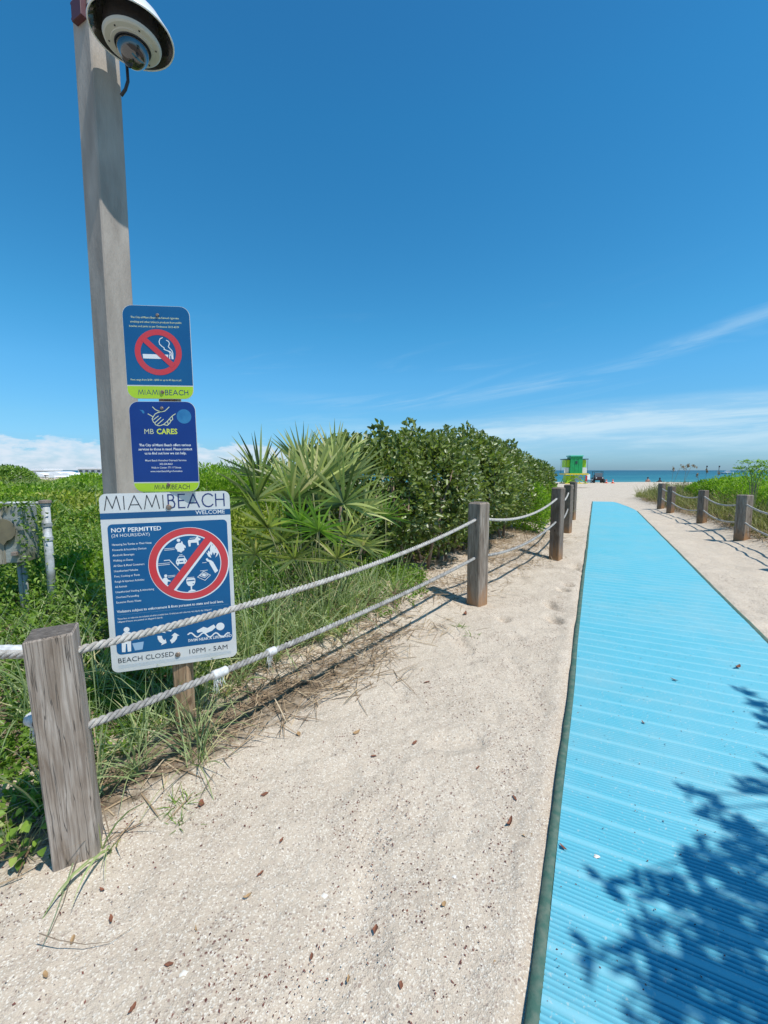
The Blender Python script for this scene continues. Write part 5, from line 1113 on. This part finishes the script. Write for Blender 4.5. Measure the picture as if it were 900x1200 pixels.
# seated beachgoers: one skinned body each
M['skin'] = mat('skin', (.42, .22, .15), .6); M['swim_red'] = mat('swim_red', (.45, .05, .05), .7); M['shirt_dark'] = mat('dark_shirt', (.03, .03, .04), .8); M['hair'] = mat('hair', (.03, .02, .015), .8)
M['shirt_blue'] = mat('blue_shirt', (.05, .10, .30), .8)
def person(loc, rz, label, m, standing=False):
    root = empty('person', loc, rz, label, 'person'); me = bpy.data.meshes.new('body')
    if standing: J = [(0, 0, .92), (0, 0, 1.15), (0, 0, 1.40), (0, 0, 1.52), (0, 0, 1.66), (-.11, 0, .88), (-.12, -.03, .48), (-.13, 0, .06), (-.14, -.12, .03), (.11, 0, .88), (.13, .04, .48), (.14, .02, .06), (.15, -.1, .03), (-.19, 0, 1.38), (-.24, .02, 1.12), (-.24, -.06, .88), (.19, 0, 1.38), (.25, .0, 1.12), (.24, -.08, .9)]
    else: J = [(0, 0, .14), (0, .06, .36), (0, .02, .60), (0, 0, .70), (0, -.02, .83), (-.11, -.04, .13), (-.16, -.38, .42), (-.17, -.62, .07), (-.17, -.76, .05), (.11, -.04, .13), (.16, -.38, .40), (.19, -.60, .07), (.19, -.74, .05), (-.18, .03, .57), (-.27, .16, .32), (-.30, .28, .05), (.18, .03, .57), (.22, -.14, .42), (.17, -.36, .44)]
    E_ = [(0, 1), (1, 2), (2, 3), (3, 4), (0, 5), (5, 6), (6, 7), (7, 8), (0, 9), (9, 10), (10, 11), (11, 12), (2, 13), (13, 14), (14, 15), (2, 16), (16, 17), (17, 18)]
    Rr = [.15, .14, .15, .055, .095, .10, .07, .045, .035, .10, .07, .045, .035, .07, .045, .03, .07, .045, .03]
    me.from_pydata(J, E_, []); o = link('body', me, root); me.materials.append(m); o.modifiers.new('skin', 'SKIN'); 
    for v, r_ in zip(me.skin_vertices[0].data, Rr): v.radius = (r_, r_)
    me.skin_vertices[0].data[0].use_root = True; s_ = o.modifiers.new('sub', 'SUBSURF'); s_.levels = 1; s_.render_levels = 1
    hd = MB(); c = J[4]; hd.lathe([(0, .14), (.07, .115), (.10, .05), (.10, -.02), (.06, -.06)], (c[0], c[1] + .02, c[2] + .02), 12); hd.build('hair', M['hair'], root, smooth=True)
for (u_, v_, d_, lb, m_, st, rz) in [(759, 564.6, 57, 'sunburnt person sitting on the sand in the middle of the beach', M['skin'], False, R(160)), (773, 565.3, 57.5, 'person in dark clothes sitting on the sand near the right fence end', M['shirt_dark'], False, R(190))]:
    c = at(u_, v_, dist=d_); person((c.x, c.y, gz(c.x, c.y)), rz, lb, m_, st)
# folding chair left of the buggy
c = at(691, 566, dist=48); r_ = empty('beach_chair', (c.x, c.y, gz(c.x, c.y)), R(20), 'white and blue folding chair between tower and buggy', 'chair'); 
for nm, m_, cc, ss in (('seat', 'tower_blue', (0, 0, .38), (.5, .45, .05)), ('backrest', 'tower_white', (0, .24, .70), (.5, .05, .6))): m1 = MB(); m1.box(cc, ss); m1.build(nm, M[m_], r_, bevel=.01)
for sx in (-1, 1):
    for sy in (-1, 1): m1 = MB(); m1.tube([(sx * .23, sy * .2, 0), (sx * .23, -sy * .2, .38)], .015, 5); m1.build('leg', M['tower_blue'], r_)
# boats and markers far out
M['hull'] = mat('boat_white', (.8, .8, .8), .4)
def boat(u_, L, dist, label, name='motorboat'):
    x = at(u_, 551, dist=dist).x; r_ = empty(name, (x, dist, -1.05), R(5), label, 'boat'); h = MB(); n = 10; V = []
    for i in range(n + 1):
        t = i / n; wd = L * .13 * (1 - max(0, t - .55) ** 2 * 4.4); X_ = -L / 2 + L * t; V += [(X_, -wd, L * .10 + .04 * L * t), (X_, 0, -.03 * L), (X_, wd, L * .10 + .04 * L * t)]
    h.add(V, [f for i in range(n) for f in ((3 * i, 3 * i + 1, 3 * i + 4, 3 * i + 3), (3 * i + 1, 3 * i + 2, 3 * i + 5, 3 * i + 4), (3 * i, 3 * i + 3, 3 * i + 5, 3 * i + 2))]); h.build('hull', M['hull'], r_)
    h = MB(); h.box((-.05 * L, 0, L * .17), (L * .4, L * .16, L * .12), taper=.85); h.build('cabin', M['hull'], r_); h = MB(); h.box((-.05 * L, 0, L * .175), (L * .35, L * .165, L * .04)); h.build('cabin_window', M['black'], r_)
boat(790, 12, 900, 'white motorboat far out left of the sea oats'); boat(853, 9, 300, 'small white boat low behind the right shrubs')
for u_, d_, lb in ((828, 700, 'thin channel marker standing in the sea nearer the sea oats'), (842.5, 700, 'thin channel marker standing in the sea farther right')):
    x = at(u_, 551, dist=d_).x; r_ = empty('channel_marker', (x, d_, -1.1), 0, lb, 'channel marker'); m1 = MB(); m1.tube([(0, 0, -1), (0, 0, 7.5)], .45, 8); m1.build('pile', M['trunk'], r_); m1 = MB(); m1.box((0, -.5, 8.6), (2.4, .3, 2.4)); m1.build('board', M['uv_body'], r_)

# white beach club roofs at the far left
M['tent'] = mat('white_canvas', (.82, .82, .82), .6); M['bldg'] = mat('pale_building', (.66, .68, .67), .8, (.55, .58, .56), .5); M['win'] = mat('dark_window', (.05, .07, .09), .2)
def far(u_, v_, d_): p = at(u_, v_, dist=d_); return p
def building(u0, u1, vtop, d_, label, m, win=True):
    a_ = far(u0, vtop, d_); b_ = far(u1, vtop, d_); wdt = b_.x - a_.x; r_ = empty('beach_building', ((a_.x + b_.x) / 2, d_, -1), 0, label, 'building'); h = a_.z + 1
    m1 = MB(); m1.box((0, 4, h / 2 - .3), (wdt, 8, h - .6)); m1.build('wall', M[m], r_); m1 = MB(); m1.box((0, 4, h - .3), (wdt * 1.08, 9, .7)); m1.build('roof', M['tent'], r_)
    n = max(2, int(wdt / 2.2))
    for i in range(n): m1 = MB(); m1.box((-wdt / 2 + wdt * (i + .5) / n, -.03, h - 1.45), (wdt / n * .5, .1, .7)); m1.build('window', M['win'], r_)
building(25, 51, 549.3, 150, 'low white flat roofed building at the left skyline', 'bldg'); building(91, 119, 547.5, 160, 'pale flat roofed building seen just left of the pole', 'bldg')
for i, (u0, u1, vt, d_) in enumerate([(33, 60, 553.5, 140), (58, 80, 552.5, 142), (76, 92, 554.0, 138), (66, 74, 557.5, 130)]):
    a_ = far(u0, vt, d_); b_ = far(u1, vt, d_); wd = b_.x - a_.x; r_ = empty('canvas_pavilion', ((a_.x + b_.x) / 2, d_, -1), 0, 'white curved pavilion roof ' + ['below the low white building', 'in the middle of the distant roofs', 'nearest the pale building by the pole', 'lowest and smallest of the distant roofs'][i], 'pavilion', 'white pavilion roofs on the left skyline')
    h = a_.z + 1; n = 12; V = []
    for k in range(n + 1):
        t = -1 + 2 * k / n; z = h - (h * .45) * abs(t) ** 2.2
        V += [(t * wd / 2, -3, z), (t * wd / 2, 5, z)]
    m1 = MB(); m1.add(V, [(2 * k, 2 * k + 2, 2 * k + 3, 2 * k + 1) for k in range(n)]); V2 = [(v[0], v[1], v[2] * .35) for v in V if v[1] < 0]; F2 = [v for v in V if v[1] < 0]
    m1.add(F2 + V2, [(k, k + n + 1, k + n + 2, k + 1) for k in range(n)]); m1.build('canopy', M['tent'], r_)
    for sx in (-1, 0, 1): m1 = MB(); m1.tube([(sx * wd * .42, -2.5, 0), (sx * wd * .42, -2.5, h * .62)], .12, 6); m1.build('mast', M['bldg'], r_)

# ------------------------------------------------------------------ litter on the sand
def litter(n, xr, yr, size, m, name, label, dens, cat, flat=.3, seed=0):
    x = rng.uniform(*xr, n); y = yr[0] + (yr[1] - yr[0]) * rng.random(n) ** 1.5; ta, tb = matframe(x, y); s_ = sdist(LF, x, y)
    ok = (rng.random(n) < dens(x, y)) & ((tb < -.03) | (tb > MW + .05)) & (s_ < .5); x, y, s_ = x[ok], y[ok], s_[ok]; k = len(x)
    zz = ground(x, y) + ((.035 + .03 * sm(y, 3, 6)) * (fbm(x / .55, y / .55, 11, 4) - .5) + .012 * (fbm(x / .12, y / .12, 17, 3) - .5)) + .0015
    pts = vnoise(x / .17 + .4 * vnoise(x / .3, y / .3, 5), y / .24, 23); zz = zz - (.022 + .022 * sm(y, 2.5, 4.5)) * sm(pts, .62, .9) * sm(s_, .1, -.6) * (.35 + .65 * sm(fbm(x / 1.3, y / 1.3, 29), .4, .6))
    D = rng.normal(size=(k, 3)); D[:, 2] *= flat; Nn = rng.normal(size=(k, 3)) * .35; Nn[:, 2] = 1; L = size * (.4 + 1.0 * rng.random(k) ** 2 + .2)
    o = link(name, leafmesh(name, np.stack([x, y, zz], -1), D, Nn, L, L * (.35 + .4 * rng.random(k)), M[m], fine=False)); tag(o, label, cat, kind='stuff')
M['seed'] = leafmat('red_seed', (.07, .025, .022), (.22, .09, .065), .8, 0, .2); M['chips'] = leafmat('shell_chips', (.50, .44, .36), (.76, .71, .62), .6, 0, .3); M['dark_chips'] = leafmat('dark_chips', (.16, .13, .11), (.36, .30, .26), .8, 0, .2)
litter(120000, (-2.3, 5), (.6, 8), .0075, 'seed', 'seed_litter', 'reddish brown seeds and bark crumbs strewn on the sand', lambda x, y: sm(fbm(x / .35, y / .35, 71, 5), .42, .68) * .75 + .08 + .55 * np.exp(-((matframe(x, y)[1] + .12) / .13) ** 2), 'litter')
litter(34000, (-2.3, 5), (.6, 6), .0058, 'chips', 'shell_grit', 'tiny white shell chips strewn on the sand', lambda x, y: .6 + 0 * x, 'shell grit')
litter(22000, (-2.3, 5), (.6, 6), .0055, 'dark_chips', 'dark_grit', 'tiny dark grains strewn on the sand', lambda x, y: .6 + 0 * x, 'grit')
n = 2600; a_ = rng.uniform(-.4, 6, n); b_ = rng.uniform(.05, MW - .05, n); keep_ = rng.random(n) < .35 + .65 * sm(fbm(a_ * 1.5, b_ * 2, 83), .45, .62)
a_, b_ = a_[keep_], b_[keep_]; k = len(a_); P = matpt(a_, b_, np.full(k, .0142)); L = .0035 + .006 * rng.random(k) ** 3
tag(link('mat_crumbs', leafmesh('mat_crumbs', P, rdir(k, 0) * np.array([1, 1, .1]), np.array([0, 0, 1.]) + .2 * rng.normal(size=(k, 3)), L, L * .6, M['seed'], fine=False)), 'tiny dark crumbs strewn over the blue mat', 'litter', kind='stuff')
def surf(x, y):
    x = np.array([x]); y = np.array([y]); s_ = sdist(LF, x, y); zz = ground(x, y) + ((.035 + .03 * sm(y, 3, 6)) * (fbm(x / .55, y / .55, 11, 4) - .5) + .012 * (fbm(x / .12, y / .12, 17, 3) - .5))
    pts = vnoise(x / .17 + .4 * vnoise(x / .3, y / .3, 5), y / .24, 23); zz = zz - (.022 + .022 * sm(y, 2.5, 4.5)) * sm(pts, .62, .9) * sm(s_, .1, -.6) * (.35 + .65 * sm(fbm(x / 1.3, y / 1.3, 29), .4, .6))
    ta, tb = matframe(x, y); return float(zz[0]) if (tb[0] < 0 or tb[0] > MW) else .016
def dry_leaf(u_, v_, L, m='dry_leaf', ar=.45, label='small curled brown dead leaf lying on the sand', group='dead leaves on the sand'):
    p = at(u_, v_, z=0); z_ = surf(p.x, p.y); n = 7; V = []; cu = random.uniform(.1, .9); ar = ar * random.uniform(.6, 1.5); ja = [random.uniform(.6, 1.25) for _ in range(n * 2)]
    for i in range(n):
        t = i / (n - 1); wd = L * ar * .5 * math.sin(math.pi * (t * .9 + .06)) ** .7; X_ = L * (t - .5); zc_ = L * cu * (2 * t - 1) ** 2 * .4
        V += [(X_, -wd * ja[i], zc_ + wd * .7), (X_, (ja[i] - .9) * L * .15, zc_), (X_, wd * ja[n + i], zc_ + wd * .3)]
    m1 = MB(); m1.add(V, [f for i in range(n - 1) for f in ((3 * i, 3 * i + 3, 3 * i + 4, 3 * i + 1), (3 * i + 1, 3 * i + 4, 3 * i + 5, 3 * i + 2))]); o = m1.build('dead_leaf', M[m], None, (p.x, p.y, z_ + .003), random.uniform(0, 6.28)); tag(o, label, 'dead leaf', group)
for (u_, v_, L) in [(54, 1145, .026), (305, 1024, .028), (290, 1052, .028), (440, 1087, .03), (198, 1133, .026), (155, 1185, .026), (408, 1145, .02), (603, 935, .035), (418, 858, .05), (486, 870, .04), (438, 885, .03), (310, 930, .035), (545, 720, .08),
                    (236, 942, .04), (130, 1078, .03), (85, 1102, .03), (230, 1090, .02), (520, 1060, .02), (580, 1130, .02), (618, 980, .04), (597, 963, .05), (470, 1155, .02), (365, 1120, .02), (72, 1050, .02), (330, 985, .025), (500, 800, .05), (560, 900, .03), (350, 860, .04), (120, 1045, .022)]:
    dry_leaf(u_, v_, L, random.choice(['dry_leaf', 'dry_leaf', 'tan_leaf']))
for (u_, v_, L, lb) in [(660, 999, .034, 'dark brown leaf on the blue mat near its left edge'), (754, 851, .03, 'small dark leaf in the middle of the blue mat'), (790, 800, .05, 'curled tan leaf on the blue mat near the right picture edge'), (864, 785, .055, 'brown leaf on the blue mat higher up by the picture edge')]:
    dry_leaf(u_, v_, L, 'dry_leaf' if L < .06 else 'tan_leaf', .34, lb, 'dead leaves on the blue mat')
for (u_, v_, s_, lb) in [(699, 1008, .014, 'round white shell on the blue mat'), (380, 1047, .016, 'white shell fragment in the middle of the sand'), (532, 1027, .013, 'white shell fragment nearer the mat'), (215, 1143, .015, 'white shell fragment at the bottom of the sand'), (288, 1052, .012, 'pale shell chip beside a brown leaf'), (575, 1112, .013, 'white shell fragment low beside the mat'), (492, 696, .035, 'white scrap on the sand left of the second post')]:
    p = at(u_, v_, z=0); m1 = MB(); n = 9; V = [(0, 0, s_ * .45)] + [(s_ * (.45 + .6 * random.random()) * math.cos(2 * math.pi * i / n), s_ * .8 * (.4 + .6 * random.random()) * math.sin(2 * math.pi * i / n), 0) for i in range(n)]
    m1.add(V, [(0, 1 + i, 1 + (i + 1) % n) for i in range(n)]); o = m1.build('shell', M['shell'], None, (p.x, p.y, surf(p.x, p.y)), 0, smooth=True); tag(o, lb, 'shell', 'shells on the sand and mat')
# long dry blades fallen from the tuft at the front post
def fallen(pts, wd, m, lb):
    V = []; P = [at(u_, v_, z=0) for u_, v_ in pts]; n = len(P)
    for i, p in enumerate(P):
        t = (P[min(i + 1, n - 1)] - P[max(i - 1, 0)]).normalized(); s_ = Vector((t.y, -t.x, 0)); w2_ = wd * (1 - .8 * i / (n - 1)); z_ = surf(p.x, p.y) + .008 + .05 * max(0, 1 - i / 3)
        V += [(p.x + s_.x * w2_ / 2 - P[0].x, p.y + s_.y * w2_ / 2 - P[0].y, z_), (p.x - s_.x * w2_ / 2 - P[0].x, p.y - s_.y * w2_ / 2 - P[0].y, z_ + .001)]
    m1 = MB(); m1.add(V, [(2 * i, 2 * i + 1, 2 * i + 3, 2 * i + 2) for i in range(n - 1)]); o = m1.build('fallen_blade', m, None, (P[0].x, P[0].y, 0)); tag(o, lb, 'grass blade', 'fallen grass blades on the sand')
M['blade_g'] = mat('green_blade', (.20, .26, .12), .5, (.30, .33, .18), 20); M['blade_b'] = mat('brown_blade', (.26, .20, .13), .8, (.14, .10, .07), 20)
fallen([(122, 935), (112, 955), (100, 980), (88, 1010), (76, 1045), (64, 1078), (50, 1112)], .009, M['blade_g'], 'long green grass blade falling from the front post onto the sand')
fallen([(108, 975), (98, 1000), (86, 1030), (74, 1062), (60, 1092), (47, 1114)], .006, M['blade_b'], 'long dark dry blade beside the green one at the front post')
fallen([(47, 1113), (70, 1117), (100, 1115), (130, 1105), (160, 1085)], .003, M['blade_b'], 'thin curved twig lying on the sand below the front post')
fallen([(122, 965), (128, 985), (131, 1000)], .006, M['blade_b'], 'short dry blade at the right foot of the front post')
# small weeds
for (u_, v_, nb, L, lb) in [(212, 940, 40, .10, 'small feathery green weed alone on the sand below the signs'), (540, 735, 30, .09, 'small green weed on the sand below the second post'), (553, 745, 24, .07, 'lesser green weed right of the weed below the second post'), (212, 962, 30, .06, 'low green weed just below the feathery weed')]:
    p = at(u_, v_, z=0); tuft(p.x, p.y, nb, L, .0035 if v_ > 900 else .006, lb, 'cover', None, 1.1, name='weed', droop=.5, cat='weed', tint=.3)
# broad leaves near the lower left corner
p = at(14, 1000, z=.05); bw_ = empty('broadleaf_weed', (p.x, p.y, gz(p.x, p.y)), 0, 'broad leaved bright green weed at the foot of the bank left of the front post', 'weed')
for i in range(34):
    q_ = Vector((random.gauss(0, .08), random.gauss(.05, .05), abs(random.gauss(.06, .05)) + .01)); P = np.array([tuple(q_)])
    o = link('leaf', leafmesh('leaf', P, np.array([[q_.x * 6 + random.gauss(0, .3), -.4 + random.gauss(0, .4), .1]]), np.array([[random.gauss(0, .3), -.5, 1.]]), .045, .03, M['cover']), bw_)
    m1 = MB(); m1.tube([(0, .05, 0), q_ * .6, q_], .0012, 4); m1.build('leaf_stalk', M['stem'], o)

# ------------------------------------------------------------------ tree beyond the right edge whose shade falls on the mat
trx, try_ = 4.9, -.9
tree = empty('shade_tree', (trx, try_, gz(trx, try_)), 0, 'spreading broad leaved tree right of the camera that shades the mat', 'tree')
cl = []   # leaf clusters: seen from the ground along the sun's rays
for (u_, v_, r_, z_) in [(880, 1105, .08, 3.0), (835, 1078, .08, 2.9), (805, 1060, .05, 2.9), (800, 1120, .09, 3.0), (765, 1150, .055, 2.9), (745, 1112, .03, 2.9), (870, 1040, .09, 3.2), (840, 1008, .06, 3.0), (812, 1018, .04, 2.9), (885, 1000, .08, 3.3), (862, 975, .05, 3.2), (835, 950, .035, 3.2), (810, 932, .022, 3.2),
                         (895, 920, .05, 3.4), (872, 925, .02, 3.4), (888, 828, .045, 3.6), (905, 850, .06, 3.6), (868, 812, .02, 3.6), (885, 1180, .09, 3.1), (825, 1180, .07, 3.1), (770, 1190, .06, 3.1), (706, 1037, .016, 2.8), (760, 1045, .03, 2.9), (785, 1040, .035, 2.9), (690, 1125, .016, 2.8),
                         (940, 1030, .11, 3.2), (955, 1110, .13, 3.2), (930, 940, .07, 3.4), (980, 860, .18, 3.6), (1000, 960, .25, 3.5), (905, 1065, .09, 3.1), (940, 1190, .2, 3.1), (850, 1145, .07, 3.0)]:
    G = at(u_, v_, z=0); P0 = G - LIGHT * z_; cl.append((P0, r_))
for i in range(46):
    an = random.uniform(0, 6.28); rr = random.uniform(.2, 1.9); cl.append((Vector((5.7 + rr * math.cos(an) * 1.0, -1.0 + rr * math.sin(an), random.uniform(3.0, 4.9))), random.uniform(.3, .5)))
P_ = []; 
for c, r_ in cl:
    n_ = int(5 + 230 * r_ + 1000 * r_ * r_); P_.append(np.array(c) + rng.normal(size=(n_, 3)) * r_ * np.array([.55, .55, .4]))
P_ = np.concatenate(P_); k = len(P_); o = link('crown', shift(leafmesh('crown', P_, rdir(k, -.2), rdir(k, 1.6), .092 * (.6 + .6 * rng.random(k)), .036, M['sea_grape']), (trx, try_, gz(trx, try_)))); o.parent = tree; o['kind'] = 'stuff'
base = Vector((trx, try_, gz(trx, try_))); m1 = MB(); fork = Vector((-.1, .1, 2.3)); m1.tube([(0, 0, -.1), (.05, 0, .8), (-.05, .05, 1.6), fork], [.15, .12, .10, .08], 12); m1.build('trunk', M['trunk'], tree, smooth=True)
hubs = [Vector((-1.0, 1.5, 3.5)), Vector((-.9, .2, 3.1)), Vector((0, -.6, 3.6)), Vector((.8, .4, 3.7)), Vector((-.6, 1.8, 3.4))]
for hb_ in hubs:
    m1 = MB(); m1.tube([fork, fork.lerp(hb_, .5) + Vector((.08, -.05, .16)), hb_], [.045, .03, .014], 8); m1.build('limb', M['trunk'], tree, smooth=True)
m1 = MB()
for c, r_ in cl:
    c = c - base; hb_ = min(hubs, key=lambda h: (h - c).length); m1.tube([hb_, hb_.lerp(c, .5) + Vector((0, 0, .03)), c], [.012, .008, .004], 5)
tw_ = m1.build('twigs', M['trunk'], tree, smooth=True); tw_['kind'] = 'stuff'
